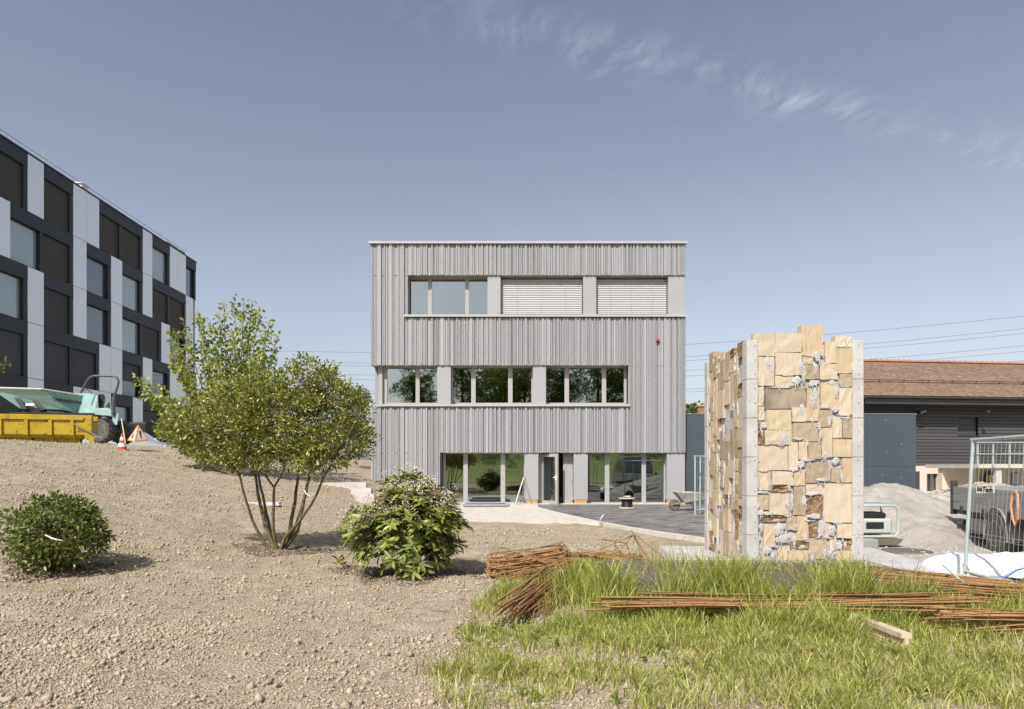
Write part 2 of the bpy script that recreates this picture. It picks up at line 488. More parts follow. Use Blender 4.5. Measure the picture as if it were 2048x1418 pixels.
M_leaf_yel = leaf_mat('yellow_green_leaf', (0.09, 0.12, 0.02), (0.18, 0.21, 0.04), (0.30, 0.31, 0.09), rough=0.5, trans=0.35)
M_flower = leaf_mat('pale_pink_flower', (0.50, 0.42, 0.36), (0.66, 0.57, 0.50), (0.82, 0.75, 0.69), rough=0.7, trans=0.2)
M_flower_br = leaf_mat('faded_flower_stalk', (0.20, 0.14, 0.07), (0.28, 0.20, 0.11), (0.36, 0.27, 0.16), rough=0.8, trans=0.1)
M_grass = leaf_mat('grass_blade', (0.12, 0.165, 0.022), (0.34, 0.365, 0.07), (0.64, 0.60, 0.27), rough=0.5, trans=0.35)
M_grass_dry = leaf_mat('dry_grass_blade', (0.26, 0.26, 0.08), (0.46, 0.43, 0.19), (0.62, 0.56, 0.33), rough=0.7, trans=0.25)
M_bank = pm('bank_grass', (0.18, 0.23, 0.05), (0.31, 0.36, 0.10), rough=0.95, nscale=0.5, ndetail=10, bump=0.6, bscale=8, bdist=0.1)
# ================================================================== the ground
rng = np.random.default_rng(7)
random.seed(7)
def axis(segs):
    out = []
    for a, b, st in segs:
        out.append(np.arange(a, b, st))
    return np.concatenate(out + [np.array([segs[-1][1]])])
xs = axis([(-900, -300, 100), (-300, -100, 25), (-100, -40, 6), (-40, -17, 1.0), (-17, -9, 0.10), (-9, 3.2, 0.045), (3.2, 7, 0.12), (7, 30, 0.8), (30, 100, 6), (100, 300, 25), (300, 900, 100)])
ys = axis([(-900, -300, 100), (-300, -80, 20), (-80, -15, 3), (-15, 2.5, 1.0), (2.5, 9.5, 0.035), (9.5, 15, 0.06), (15, 27, 0.13), (27, 60, 1.0), (60, 120, 6), (120, 400, 25), (400, 1500, 110)])
XX, YY = np.meshgrid(xs, ys)
ZZ = H(XX, YY)
fine = sstep((YY-1)/3) * (1-sstep((YY-22)/5)) * sstep((XX+20)/4) * (1-sstep((XX-5)/2))
soilz = np.clip(fine, 0, 1) * (1 - sstep((XX-2.2)/1.0)*sstep((YY-9)/1))
ZZ = ZZ + soilz*(0.024*vnoise(XX, YY, 0.55, 2) + 0.018*vnoise(XX, YY, 0.21, 3) + 0.010*vnoise(XX, YY, 0.085, 4))
nx, ny = len(xs), len(ys)
idx = np.arange(nx*ny).reshape(ny, nx)
quads = np.stack([idx[:-1, :-1], idx[:-1, 1:], idx[1:, 1:], idx[1:, :-1]], -1).reshape(-1, 4)
g = link('ground', np_mesh('ground', np.stack([XX, YY, ZZ], -1), quads), M_soil, smooth=True)
tag(g, kind='structure')
_zi = ZZ
def HZ(X, Y):
    """height of the ground mesh, relief included"""
    X = np.asarray(X, dtype=float); Y = np.asarray(Y, dtype=float)
    i = np.clip(np.searchsorted(xs, X)-1, 0, nx-2); j = np.clip(np.searchsorted(ys, Y)-1, 0, ny-2)
    fx = (X-xs[i])/(xs[i+1]-xs[i]); fy = (Y-ys[j])/(ys[j+1]-ys[j])
    return (_zi[j, i]*(1-fx)+_zi[j, i+1]*fx)*(1-fy) + (_zi[j+1, i]*(1-fx)+_zi[j+1, i+1]*fx)*fy

def sheet(name, poly, z, mat, step=None, follow=False, thick=0.0):
    """flat sheet cut from a polygon (x, y)"""
    b = MB()
    if thick: b.prism([(p[0], p[1], z-thick) for p in poly], (0, 0, thick))
    else: b.add([(p[0], p[1], z) for p in poly], [tuple(range(len(poly)))])
    o = b.build(name, mat); tag(o, kind='structure'); return o

# concrete path in front of the house, asphalt with its pale edging, gravel yard
edge = [(0.95, 24.55), (1.35, 22.3), (1.85, 20.0), (2.36, 17.9), (2.85, 16.3), (3.4, 14.9), (4.0, 13.7), (4.6, 12.7)]
sheet('concrete_path', [(-2.55, 25.93), (-2.55, 21.0), (-2.0, 19.2), (-1.3, 18.35), (0.3, 18.1), (1.75, 17.75)] + [(2.30, 17.45), (2.75, 15.95), (3.3, 14.6), (3.9, 13.45), (4.5, 12.45)] + edge[::-1] + [(1.0, 25.93)], 0.075, M_conc, thick=0.3)
sheet('asphalt', [(1.0, 25.93)] + [(p[0]+0.02, p[1]+0.02) for p in edge] + [(5.2, 12.4), (6.2, 13.6), (8.2, 17.0), (10.5, 20.5), (16.5, 25.0), (16.5, 25.93)], 0.079, M_asph)
gv = MB()
gx = np.arange(4.3, 34, 0.25); gy = np.arange(8.9, 33, 0.25)
GX, GY = np.meshgrid(gx, gy)
def pile(x, y, cx, cy, rx, ry, h, sd):
    d = np.sqrt(((x-cx)/rx)**2 + ((y-cy)/ry)**2) + 0.10*vnoise(x, y, 0.9, sd) + 0.03*vnoise(x, y, 0.3, sd+1)
    return h*np.clip(1.06-np.sqrt(d*d+0.005), 0, None)
def yard_z(x, y):
    return 0.05 + 0.04*vnoise(x, y, 1.3, 8) + 0.02*vnoise(x, y, 0.4, 9)
def inside_asph(x, y): return (y > 12.2) & (x < 4.8 + (y-12.2)*0.70)
GZ = yard_z(GX, GY)
iy, ix = np.mgrid[0:len(gy)-1, 0:len(gx)-1]
ii = np.arange(len(gx)*len(gy)).reshape(len(gy), len(gx))
cxm = GX[:-1, :-1]+.125; cym = GY[:-1, :-1]+.125
keep = ~(inside_asph(cxm, cym)) & (cym > 9.0)
q = np.stack([ii[:-1, :-1], ii[:-1, 1:], ii[1:, 1:], ii[1:, :-1]], -1)[keep]
tag(link('gravel_yard', np_mesh('gravel_yard', np.stack([GX, GY, GZ+0.02], -1), q.reshape(-1, 4)), M_gravel, smooth=True), kind='structure')

M_sand = pm('grey_sand', (0.33, 0.30, 0.265), (0.48, 0.445, 0.40), rough=0.95, nscale=2.2, ndetail=10, bump=0.9, bscale=30, bdist=0.06, spec=0.1)
def make_pile(name, label, cx, cy, rx, ry, h, mat, sd):
    x = np.linspace(cx-rx*1.15, cx+rx*1.15, 120); y = np.linspace(cy-ry*1.15, cy+ry*1.15, 120)
    X, Y = np.meshgrid(x, y)
    Z = pile(X, Y, cx, cy, rx, ry, h, sd)
    Z = Z + np.where(Z > 0.02, 0.06*vnoise(X, Y, 0.5, sd+3)+0.04*vnoise(X, Y, 0.2, sd+4)+.02*vnoise(X, Y, .09, sd+5), 0) - 0.03
    i = np.arange(120*120).reshape(120, 120)
    qq = np.stack([i[:-1, :-1], i[:-1, 1:], i[1:, 1:], i[1:, :-1]], -1).reshape(-1, 4)
    o = link(name, np_mesh(name, np.stack([X, Y, Z+0.04], -1), qq), mat, smooth=True)
    return tag(o, label, 'pile')
make_pile('sand_pile', 'smooth grey sand heap behind the mint plate compactor', 8.55, 15.4, 3.3, 3.4, 1.12, M_sand, 20)
make_pile('gravel_pile', 'coarse pale gravel heap between dark hoarding and truck tail', 14.6, 20.6, 4.2, 3.0, 1.02, M_gravel, 30)

# loose stones on the gravel
def lumps(P, S, seed, flat=0.7):
    r = np.random.default_rng(seed)
    n = len(P)
    base = np.array([(1,0,0),(-1,0,0),(0,1,0),(0,-1,0),(0,0,1),(0,0,-1)], float)
    V = base[None]*(0.6+0.6*r.random((n, 6, 1)))
    a = r.random(n)*6.283
    c, s = np.cos(a), np.sin(a)
    x = V[..., 0]*c[:, None]-V[..., 1]*s[:, None]; y = V[..., 0]*s[:, None]+V[..., 1]*c[:, None]
    V = np.stack([x, y, V[..., 2]*flat], -1)
    V[..., 0] += V[..., 2]*r.normal(0, .35, (n, 1)); V[..., 1] += V[..., 2]*r.normal(0, .35, (n, 1))
    V = V*S[:, None, None] + P[:, None, :]
    f = np.array([(0,2,4),(2,1,4),(1,3,4),(3,0,4),(2,0,5),(1,2,5),(3,1,5),(0,3,5)])
    Fc = (f[None] + (np.arange(n)*6)[:, None, None]).reshape(-1, 3)
    return V.reshape(-1, 3), Fc
n = 9000
t = rng.random(n)
px_ = 4.6 + rng.random(n)*12; py_ = 9.3 + (rng.random(n)**1.7)*13
k = ~inside_asph(px_, py_)
px_, py_ = px_[k], py_[k]
pz = np.maximum(yard_z(px_, py_)+0.02, np.maximum(pile(px_, py_, 8.55, 15.4, 3.3, 3.4, 1.28, 20)*0, pile(px_, py_, 14.6, 20.6, 4.2, 3.0, 1.55, 30)*.66+0.02))
insand = pile(px_, py_, 8.55, 15.4, 3.3, 3.4, 1.28, 20) > 0.05
px_, py_, pz = px_[~insand], py_[~insand], pz[~insand]
S = 0.012+0.03*rng.random(len(px_))**2 + 0.05*(pz > 0.2)*rng.random(len(px_))
V, Fc = lumps(np.stack([px_, py_, pz], -1), S, 5)
tag(link('loose_gravel', np_mesh('loose_gravel', V, Fc), M_stone), 'loose pale gravel stones strewn over the yard', 'gravel', kind='stuff')

# clods of soil on the graded slope
def soil_mask(x, y):
    m = (y < 17.9) | (x < -3.0)
    m &= ~((x > 2.4) & (y > 9.0))
    m &= ~((y > 16.2) & (x > -3.2))
    m &= ~((x > 1.2+0.0*x) & (y > 13.4+ (4.3-x)*1.3) & (y > 12.5))
    return m
n = 380000
Yc = 3.6*np.exp(rng.random(n)*np.log(26/3.6))
Xc = (rng.random(n)*1.42-0.86)*Yc
k = soil_mask(Xc, Yc) & (Xc > -18)
Xc, Yc = Xc[k], Yc[k]
dn = vnoise(Xc, Yc, 0.8, 12)+0.6*vnoise(Xc, Yc, 0.25, 13)
k = rng.random(len(Xc)) < np.clip(0.62+0.55*dn, .2, 1)
Xc, Yc = Xc[k], Yc[k]
S = (0.0026+0.0058*rng.random(len(Xc))**2.5)*(1+1.1*(rng.random(len(Xc)) < 0.10)) * (1+0.09*Yc)
S = S*(1+.28*np.clip(vnoise(Xc, Yc, 1.3, 15)+.5*vnoise(Xc, Yc, .4, 16), -.5, 1))
big = rng.random(len(Xc)) < 0.0035*(1+1.5*vnoise(Xc, Yc, 1.0, 17))
S = np.where(big, 0.018+0.026*rng.random(len(Xc))**1.5, S)
V, Fc = lumps(np.stack([Xc, Yc, HZ(Xc, Yc)+S*0.4], -1), S, 6, 0.95)
tag(link('soil_clods', np_mesh('soil_clods', V, Fc), M_clod), 'dry brown clods covering the freshly graded slope', 'soil', kind='stuff')
n = 1300
Yc = 3.6*np.exp(rng.random(n)*np.log(22/3.6)); Xc = (rng.random(n)*1.42-0.86)*Yc
k = soil_mask(Xc, Yc); Xc, Yc = Xc[k], Yc[k]
S = 0.006+0.02*rng.random(len(Xc))**3 + 0.0006*Yc
V, Fc = lumps(np.stack([Xc, Yc, HZ(Xc, Yc)+S*0.25], -1), S, 9, 0.6)
tag(link('field_stones', np_mesh('field_stones', V, Fc), M_stone), 'scattered pale field stones lying on the soil', 'stones', kind='stuff')

# grassy bank behind the viewer (seen mirrored in the ground floor glass)
bx = np.arange(-70, 71, 4.0); by = np.arange(-90, -13, 2.0)
BX, BY = np.meshgrid(bx, by)
ii = np.arange(len(bx)*len(by)).reshape(len(by), len(bx))
q = np.stack([ii[:-1, :-1], ii[:-1, 1:], ii[1:, 1:], ii[1:, :-1]], -1).reshape(-1, 4)
tag(link('grass_bank', np_mesh('grass_bank', np.stack([BX, BY, H(BX, BY)+0.06], -1), q), M_bank, smooth=True), kind='structure')

# ================================================================== the timber house
FY = 26.0
PPM = F/FY
def hx(px): return (px-CX)/PPM
def hz(py): return EYE+(HOR-py)/PPM
house = thing('timber_house', 'three storey house clad in vertical silver grey boards with strip windows', 'house', ((hx(740)+hx(1373))/2, FY+6, 0))
XL, XR = hx(741), hx(1372)
ztop = hz(486)
z3t, z3b = hz(549.5), hz(629)
z2t, z2b = hz(730), hz(808)
z1t = hz(905); z1b = hz(1007)
BACK = FY+0.12            # face behind the boards
INS = FY+0.62             # window zone depth
# wall bands
b = MB()
b.box(XL+.04, XR-.04, BACK, INS, z3t+.004, ztop)
b.box(XL+.04, XR-.04, BACK, INS, z2t+.004, z3b-.10)
b.box(XL+.04, XR-.04, BACK, INS, z1t+.004, z2b-.10)
b.box(XL+.04, hx(812), BACK, INS, z3b-.10, z3t+.004)
b.box(hx(1258), XR-.04, BACK, INS, z2b-.10, z2t+.004)
b.box(XL+.04, hx(883), BACK, INS, -0.4, z1t+.004)
b.build('wall_core', M_membrane, house)
b = MB()
for z in (z3t, z2t, z1t):
    b.box(XL+.02, XR-.02, FY+.045, INS, z-.012, z+.002)
b.build('soffit', M_soffit, house)
b = MB()
b.box(XL+.05, XL+.35, INS, FY+12, -0.4, ztop-.05); b.box(XR-.35, XR-.05, INS, FY+12, -0.4, ztop-.05)
b.box(XL+.35, XR-.35, FY+11.7, FY+12, -0.4, ztop-.05)
b.build('side_wall', M_wood, house)
b = MB()
b.box(XL+.06, XR-.06, INS+.01, FY+11.68, ztop-.5, ztop-.12)
b.build('roof_slab', M_membrane, house)
b = MB()
for z in (0.02, z2b-.62, z3b-.62):
    b.box(XL+.36, XR-.36, INS+.002, FY+11.68, z-.3, z)
b.build('floor_slab', M_floor_in, house)
b = MB()
for (za, zb) in ((.03, z2b-.93), (z2b-.61, z3b-.93), (z3b-.61, ztop-.51)):
    b.box(XL+.37, XR-.37, FY+7.0, FY+7.15, za, zb)
    b.box(XL+.37, XR-.37, INS+.05, FY+7.0, zb-.03, zb-.005)
b.build('partition_wall', M_inside, house)
b = MB()
b.box(hx(925), hx(951), FY+2.2, FY+4.2, .03, 2.35)
b.box(hx(1080), hx(1130), FY+1.6, FY+1.7, .03, 2.45)
b.build('inner_door', M_dark_in, house)
# boards: one column after another, proud and recessed ones mixed
ub = unit_box(); ub.materials.append(M_wood)
cols = []
x = XL
while x < XR-0.02:
    w = random.choice((0.03, 0.04, 0.05, 0.06, 0.075, 0.09)) if x > hx(885) else random.choice((0.05, 0.065, 0.085, 0.11, 0.13))
    if x + w > XR-.03: w = XR-x
    cols.append((x, w)); x += w + random.choice((0.008, 0.012, 0.018))
# lengthen: pair neighbours so that columns number about a hundred and ten
bcount = 0
prev = 0
extra = MB()
def board(x, w, z0, z1, d):
    global bcount
    if z1-z0 < .05: return
    if bcount < 300:
        shared(ub, 'board', house, (x+w/2, FY+.03+d, z0), (w, 0.05, z1-z0)); bcount += 1
    else:
        extra.box(x, x+w, FY+.005+d, FY+.055+d, z0, z1)
order = []
for i, (x, w) in enumerate(cols):
    lv = random.choice((0, 1, 2))
    while lv == prev: lv = random.choice((0, 1, 2))
    prev = lv
    d = (0, 0.03, 0.055)[lv]
    j = lambda: random.uniform(-.004, .004)
    xc = x+w/2
    segs = []
    if xc < hx(812): segs.append((z2t, ztop))
    else:
        segs.append((z3t, ztop))
        if xc > hx(1258): segs.append((z1t, z3b-.10))
        else: segs.append((z2t, z3b-.10))
    if xc < hx(1258): segs.append((0.3 if xc < hx(883) else z1t, z2b-.10))
    for (a, c) in segs: order.append((c-a, x, w, a+j(), c-.012, d))
order.sort(key=lambda s: -s[0])
for (_, x, w, a, c, d) in order: board(x, w, a, c, d)
if extra.v:
    tag(extra.build('narrow_boards', M_wood, house), kind='stuff')
# coping and sills
b = MB(); b.box(hx(737.5), hx(1375), FY-.06, FY+.8, ztop+.012, ztop+.062); b.box(hx(737.5), hx(1375), FY-.06, FY-.045, ztop-.03, ztop+.012); b.build('coping', M_coping, house)
def sill(x0, x1, z):
    b = MB(); b.box(x0, x1, FY-.055, FY+.56, z-.012, z+.012); b.box(x0, x1, FY-.055, FY-.04, z-.075, z-.012); b.build('sill', M_coping, house)
sill(hx(808), hx(1376), z3b-.02); sill(hx(752), hx(1260), z2b-.02)
b = MB(); b.box(hx(883), hx(1372), FY+.05, FY+.56, -.2, z1b-.005); b.build('plinth', M_conc, house)
# metal pier panels
def pier(p0, p1, z0, z1, y0=FY+.085):
    MB().bevbox(hx(p0), hx(p1), y0, FY+.54, z0, z1, .004).build('pier_panel', M_metal_grey, house)
for a, c in ((975, 1001), (1167, 1193), (1338, 1371)): pier(a, c, z3b-.008, z3t-.013)
for a, c in ((874, 901), (1066, 1092)): pier(a, c, z2b-.008, z2t-.013)
M_osb = pm('insulation_block', (0.42, 0.25, 0.10), (0.55, 0.36, 0.17), rough=0.9, nscale=30, bump=0.4, bscale=90)
for a, c in ((1049, 1077), (1148, 1176), (1335, 1371)):
    pier(a, c, z1b+.14, z1t-.013)
    MB().box(hx(a+1.5), hx(c-1.5), FY+.10, FY+.4, -.02, z1b+.135).build('insulation_block', M_osb, house)
# strip windows: a window with frame and panes
def window(panes, p0, p1, zb, zt, frame_b=.10, frame_t=.03):
    w = thing_part('window', house)
    fb = MB(); y0, y1 = FY+.44, FY+.52
    xs_ = [hx(p0)] + [hx(v) for pr in panes for v in pr] + [hx(p1)]
    for i in range(0, len(xs_), 2):
        if xs_[i+1]-xs_[i] > .005: fb.box(xs_[i], xs_[i+1], y0, y1, zb, zt)
    for (a, c) in panes:
        fb.box(hx(a), hx(c), y0+.004, y1, zb, zb+frame_b); fb.box(hx(a), hx(c), y0+.004, y1, zt-frame_t, zt)
    fb.build('frame', M_frame, w)
    for (a, c) in panes:
        MB().box(hx(a)-.01, hx(c)+.01, y0+.05, y0+.062, zb+frame_b-.01, zt-frame_t+.01).build('pane', M_glass, w)
def thing_part(name, parent):
    o = bpy.data.objects.new(name, None); col.objects.link(o); o.parent = parent; o.empty_display_size = .1
    OFF[o] = OFF[parent]
    return o
window([(816, 853), (861, 929), (936.5, 974)], 812, 975, z3b-.008, z3t-.013)
window([(770, 828), (836, 873.5)], 762, 874.5, z2b-.008, z2t-.013)
window([(904, 941), (950, 1016), (1025, 1063.5)], 901, 1066, z2b-.008, z2t-.013)
window([(1094, 1131), (1140, 1207), (1215.5, 1252)], 1092, 1257, z2b-.008, z2t-.013)
window([(889, 925), (934, 1001), (1010, 1048)], 884, 1049, z1b, z1t-.013, .03)
window([(1178, 1213), (1222, 1288), (1296.5, 1333)], 1176, 1335, z1b, z1t-.013, .03)
# corner post and shutter rails at the left end of the middle strip
MB().box(hx(754), hx(761.5), FY+.30, FY+.52, z2b-.008, z2t-.013).build('corner_post', M_frame, house)
# exterior venetian blinds
sl = MB()
n_ = 7
prof = [(-.032+.064*i/(n_-1), .010*math.sin(math.pi*i/(n_-1))) for i in range(n_)]
vs = [(sx_, math.cos(R(58))*p-q*.8, math.sin(R(58))*p+q*.4) for sx_ in (-.5, .5) for (p, q) in prof]
sl.add(vs, [(i, i+1, n_+i+1, n_+i) for i in range(n_-1)])
slat_me = bpy.data.meshes.new('slat'); slat_me.from_pydata(sl.v, [], sl.f); slat_me.materials.append(M_blind)
for (a, c) in ((1002, 1166), (1194, 1337)):
    bl = thing_part('venetian_blind', house)
    zz = z3b+.06
    while zz < z3t-.06:
        shared(slat_me, 'slat', bl, ((hx(a)+hx(c))/2, FY+.31, zz), (hx(c)-hx(a)-.02, 1, 1)); zz += .072
    rb = MB(); rb.box(hx(a)+.01, hx(c)-.01, FY+.28, FY+.34, z3b-.006, z3b+.03)
    for f in (.0, .2, .5, .8, 1.0):
        xx = hx(a)+.02+f*(hx(c)-hx(a)-.04); rb.box(xx-.004, xx+.004, FY+.275, FY+.279, z3b+.03, z3t-.02)
    rb.build('guide_rail', M_frame, bl)
    MB().box(hx(a)+.004, hx(c)-.004, FY+.46, FY+.5, z3b, z3t-.013).build('pane', M_glass, bl)
# entrance door
MB().box(hx(1078), hx(1084), FY+.40, FY+.52, .02, z1t-.013).build('door_frame', M_frame, house)
MB().box(hx(1128), hx(1147.5), FY+.42, FY+.5, .05, z1t-.013).build('door_side_panel', M_frame, house)
dl = thing_part('door', house)
A = Vector((hx(1084), FY+.46, 0)); ang = R(-47)
dx = Vector((math.cos(ang), math.sin(ang), 0)); dy = Vector((-dx.y, dx.x, 0))
def dbox(u0, u1, v0, v1, z0, z1, mb):
    mb.add([A+dx*u_+dy*v_+Vector((0,0,z_)) for z_ in (z0, z1) for v_ in (v0, v1) for u_ in (u0, u1)], [(0,2,3,1),(4,5,7,6),(0,1,5,4),(2,6,7,3),(0,4,6,2),(1,3,7,5)])
b = MB()
dbox(0, .12, -.035, .035, .06, 2.06, b); dbox(.78, .90, -.035, .035, .06, 2.06, b); dbox(.12, .78, -.034, .034, .06, .22, b); dbox(.12, .78, -.034, .034, 1.94, 2.06, b)
b.build('door_leaf', M_frame, dl)
b = MB(); dbox(.115, .785, -.008, .008, .21, 1.95, b); b.build('pane', M_glass, dl)
b = MB(); dbox(.80, .88, -.055, -.036, 1.02, 1.2, b); dbox(.70, .86, -.075, -.06, 1.12, 1.15, b); dbox(.84, .86, -.075, -.036, 1.12, 1.15, b); b.build('handle', M_white, dl)
b = MB()
for z in (.25, 1.05, 1.75, 1.9):
    b.box(hx(1144.5), hx(1148), FY+.38, FY+.42, z-.03, z+.03)
b.build('lock_strip', M_galv, house)
# alarm siren
sr = thing('alarm_siren', 'small red alarm siren fixed high on the board facade', 'siren', (hx(1315), FY-.02, hz(681)))
MB().lathe([(.0, -.06), (.05, -.055), (.06, -.02), (.055, .03), (.03, .06), (.0, .065)], 14, (hx(1315), FY-.06, hz(681))).build('cap', pm('red_plastic', (.45, .015, .02), (.5, .02, .025), rough=.35), sr, True)
MB().box(hx(1315)-.05, hx(1315)+.05, FY-.05, FY+.004, hz(681)-.09, hz(681)-.055).build('base_plate', M_black, sr)

# ================================================================== dark hoarding beside the house
M_slate = pm('slate_panel', (0.052, 0.066, 0.078), (0.066, 0.082, 0.095), rough=0.5, nscale=0.6, spec=0.4)
hd = thing('annex_wall', 'flat dark slate panelled annex joining the house to the barn', 'wall', (12, FY+.3, 0))
HY = FY+.28
xe = (1832-CX)/F*HY
hzt = EYE+(HOR-829)/F*HY
cuts = [XR+.02, 9.4, 12.05, 14.05, xe]
for i in range(len(cuts)-1):
    for (a, c) in ((-.1, 1.55), (1.556, hzt)) if i != 1 else ((-.1, hzt),):
        MB().bevbox(cuts[i]+.004, cuts[i+1]-.004, HY, HY+.05, a, c, .004).build('panel', M_slate, hd)
MB().box(XR+.02, xe+.02, HY-.02, HY+.4, hzt+.003, hzt+.04).build('coping', pm('slate_trim', (.16, .18, .2), (.18, .2, .22), rough=.4), hd)
MB().box(XR+.05, xe-.02, HY+.06, HY+4, -.1, hzt-.05).build('core_wall', M_slate, hd)
b = MB()
for (sx_, sz_) in ((1772, 840), (1773, 905), (1803, 888), (1803, 955), (1765, 950)):
    p = at(sx_, sz_, HY); b.cyl((p.x, HY-.004, p.z), .018, .006, 8, 'y')
b.build('screw', M_galv, hd)
# ================================================================== office block on the left
OX = -28.8
def ok(k): return 39.57+1.371*k
OZ = [20.22, 16.79, 13.51, 10.20, 6.89, 3.62, 1.9]
M_pan = bpy.data.materials.new('embossed_panel'); M_pan.use_nodes = True
_n = M_pan.node_tree; _b = _n.nodes['Principled BSDF']
_b.inputs['Base Color'].default_value = (.82, .85, .88, 1); _b.inputs['Metallic'].default_value = .6; _b.inputs['Roughness'].default_value = .38
_g = _n.nodes.new('ShaderNodeNewGeometry'); _mp = _n.nodes.new('ShaderNodeMapping'); _mp.inputs['Scale'].default_value = (1, 1, 1.8); _mp.inputs['Rotation'].default_value = (R(30), 0, 0)
_n.links.new(_g.outputs['Position'], _mp.inputs[0])
_v = _n.nodes.new('ShaderNodeTexNoise'); _v.inputs['Scale'].default_value = 7.5; _v.inputs['Detail'].default_value = 3
_n.links.new(_mp.outputs[0], _v.inputs['Vector'])
_bp = _n.nodes.new('ShaderNodeBump'); _bp.inputs['Strength'].default_value = .75; _bp.inputs['Distance'].default_value = .05
_n.links.new(_v.outputs[0], _bp.inputs['Height']); _n.links.new(_bp.outputs[0], _b.inputs['Normal'])
M_char = pm('charcoal_cladding', (.018, .022, .030), (.026, .030, .038), rough=.5, nscale=.7, spec=.4)
M_slat_d = pm('bronze_slat', (.25, .23, .205), (.33, .305, .275), rough=.5, metal=.3)
M_slat_g = pm('grey_slat', (.22, .222, .225), (.30, .30, .305), rough=.5, metal=.3)
office = thing('office_block', 'five storey office block with chequered silver panels and charcoal bands', 'building', (OX-6, ok(6), 2.0))
kE = 15.45
b = MB(); b.box(OX-16, OX-.40, ok(-9), ok(kE)-.02, 1.0, OZ[0]-.05); b.build('core_wall', M_char, office)
b = MB(); b.box(OX-16, OX-.2, ok(kE), ok(kE)+.18, 1.9, OZ[0]-.3); b.build('end_panel', M_pan, office)
MB().box(OX-16, OX+.03, ok(-9), ok(kE), OZ[0], OZ[0]+.09).build('roof_edge', M_char, office)
rows = [
 [('w',-2,0,'d'),('p',0),('w',1,3,'d'),('p',3),('p',4),('w',5,7,'d'),('w',7,9,'d'),('p',9),('w',10,12,'g'),('p',12),('p',13),('w',14,15.4,'n')],
 [('p',-2),('w',-1,1,'g'),('w',1,3,'d'),('p',3),('w',4,6,'n'),('p',6),('w',7,9,'g'),('p',9),('w',10,12,'d'),('w',12,14,'d'),('p',14)],
 [('w',-2,0,'g'),('p',0),('w',1,3,'s'),('p',3),('w',4,6,'n'),('p',6),('w',7,9,'g'),('w',9,11,'s'),('p',11),('w',12,14,'n'),('p',14)],
 [('w',-2,0,'s'),('p',0),('w',1,3,'s'),('w',3,5,'s'),('p',5),('p',6),('w',7,9,'h'),('p',9),('w',10,12,'n'),('p',12),('p',13),('w',14,15.4,'n')],
 [('w',-2,0,'s'),('p',0),('w',1,3,'n'),('p',3),('p',4),('p',5),('w',6,8,'g'),('p',8),('w',9,11,'s'),('p',11),('p',12),('w',13,15,'n')],
]
pan_me = bpy.data.meshes.new('panel')
_pb = MB().bevbox(-.14, .14, .012, 1.359, .012, 3.29, .008); pan_me.from_pydata(_pb.v, [], _pb.f); pan_me.materials.append(M_pan)
def office_window(k0, k1, zt, zb, kind):
    y0, y1 = ok(k0), ok(k1)
    zl = zt-.82
    MB().box(OX-.38, OX-.02, y0+.004, y1-.004, zl, zt-.006).build('lintel_band', M_char, office)
    w = bpy.data.objects.new('window', None); col.objects.link(w); w.parent = office; OFF[w] = OFF[office]
    f = MB()
    f.box(OX-.38, OX-.17, y0, y0+.07, zb, zl); f.box(OX-.38, OX-.06, y1-.30, y1, zb, zl)
    f.box(OX-.379, OX-.18, y0+.07, y1-.30, zb, zb+.08); f.box(OX-.379, OX-.18, y0+.07, y1-.30, zl-.06, zl)
    f.build('frame', M_char, w)
    MB().box(OX-.27, OX-.255, y0+.06, y1-.29, zb+.07, zl-.05).build('pane', M_glass_off, w)
    if kind in 'gn':
        # pale wall or drawn screen standing a little behind the glass
        mt = M_room_pale if kind == 'g' else M_room_dim
        MB().box(OX-.31, OX-.29, y0+.07, y1-.3, zb+.08, zl-.06).build('screen', mt, w)
    if kind in 'dsh':
        s = MB(); z = zb+.1 if kind != 'h' else zb+1.2
        while z < zl-.06:
            s.add([(OX-.155, y0+.08, z), (OX-.155, y1-.26, z), (OX-.205, y1-.26, z+.03), (OX-.205, y0+.08, z+.03)], [(0, 1, 2, 3)])
            s.add([(OX-.155, y0+.08, z-.006), (OX-.155, y1-.26, z-.006), (OX-.155, y1-.26, z+.006), (OX-.155, y0+.08, z+.006)], [(0, 1, 2, 3)])
            z += .05
        s.build('blind', M_slat_d if kind == 'd' else M_slat_g, w)
M_room_pale = pm('pale_screen', (.60, .61, .60), (.72, .73, .72), rough=.8, nscale=.4)
M_room_dim = pm('dim_screen', (.12, .125, .15), (.18, .185, .21), rough=.6, nscale=.4)
for r_, row in enumerate(rows):
    zt, zb = OZ[r_], OZ[r_+1]
    for c in row:
        if c[0] == 'p':
            shared(pan_me, 'panel', office, (OX-.15, ok(c[1]), zb), (1, 1, (zt-zb)/3.302))
        else:
            office_window(c[1], c[2], zt, zb, c[3])
# further windows and panels out of the frame towards the viewer
for r_ in range(5):
    for q_ in range(3):
        k0 = -4.0-2*q_-(r_ % 2)
        if (q_+r_) % 2: shared(pan_me, 'panel', office, (OX-.15, ok(k0), OZ[r_+1]), (1, 1.9, (OZ[r_]-OZ[r_+1])/3.302))
        else: office_window(k0, k0+2, OZ[r_], OZ[r_+1], 's')
for k0 in (-2, 1, 4, 7, 10, 13):
    MB().box(OX-.38, OX-.05, ok(k0)+.004, ok(k0+2.9), 1.9, OZ[5]-.006).build('base_band', M_char, office)
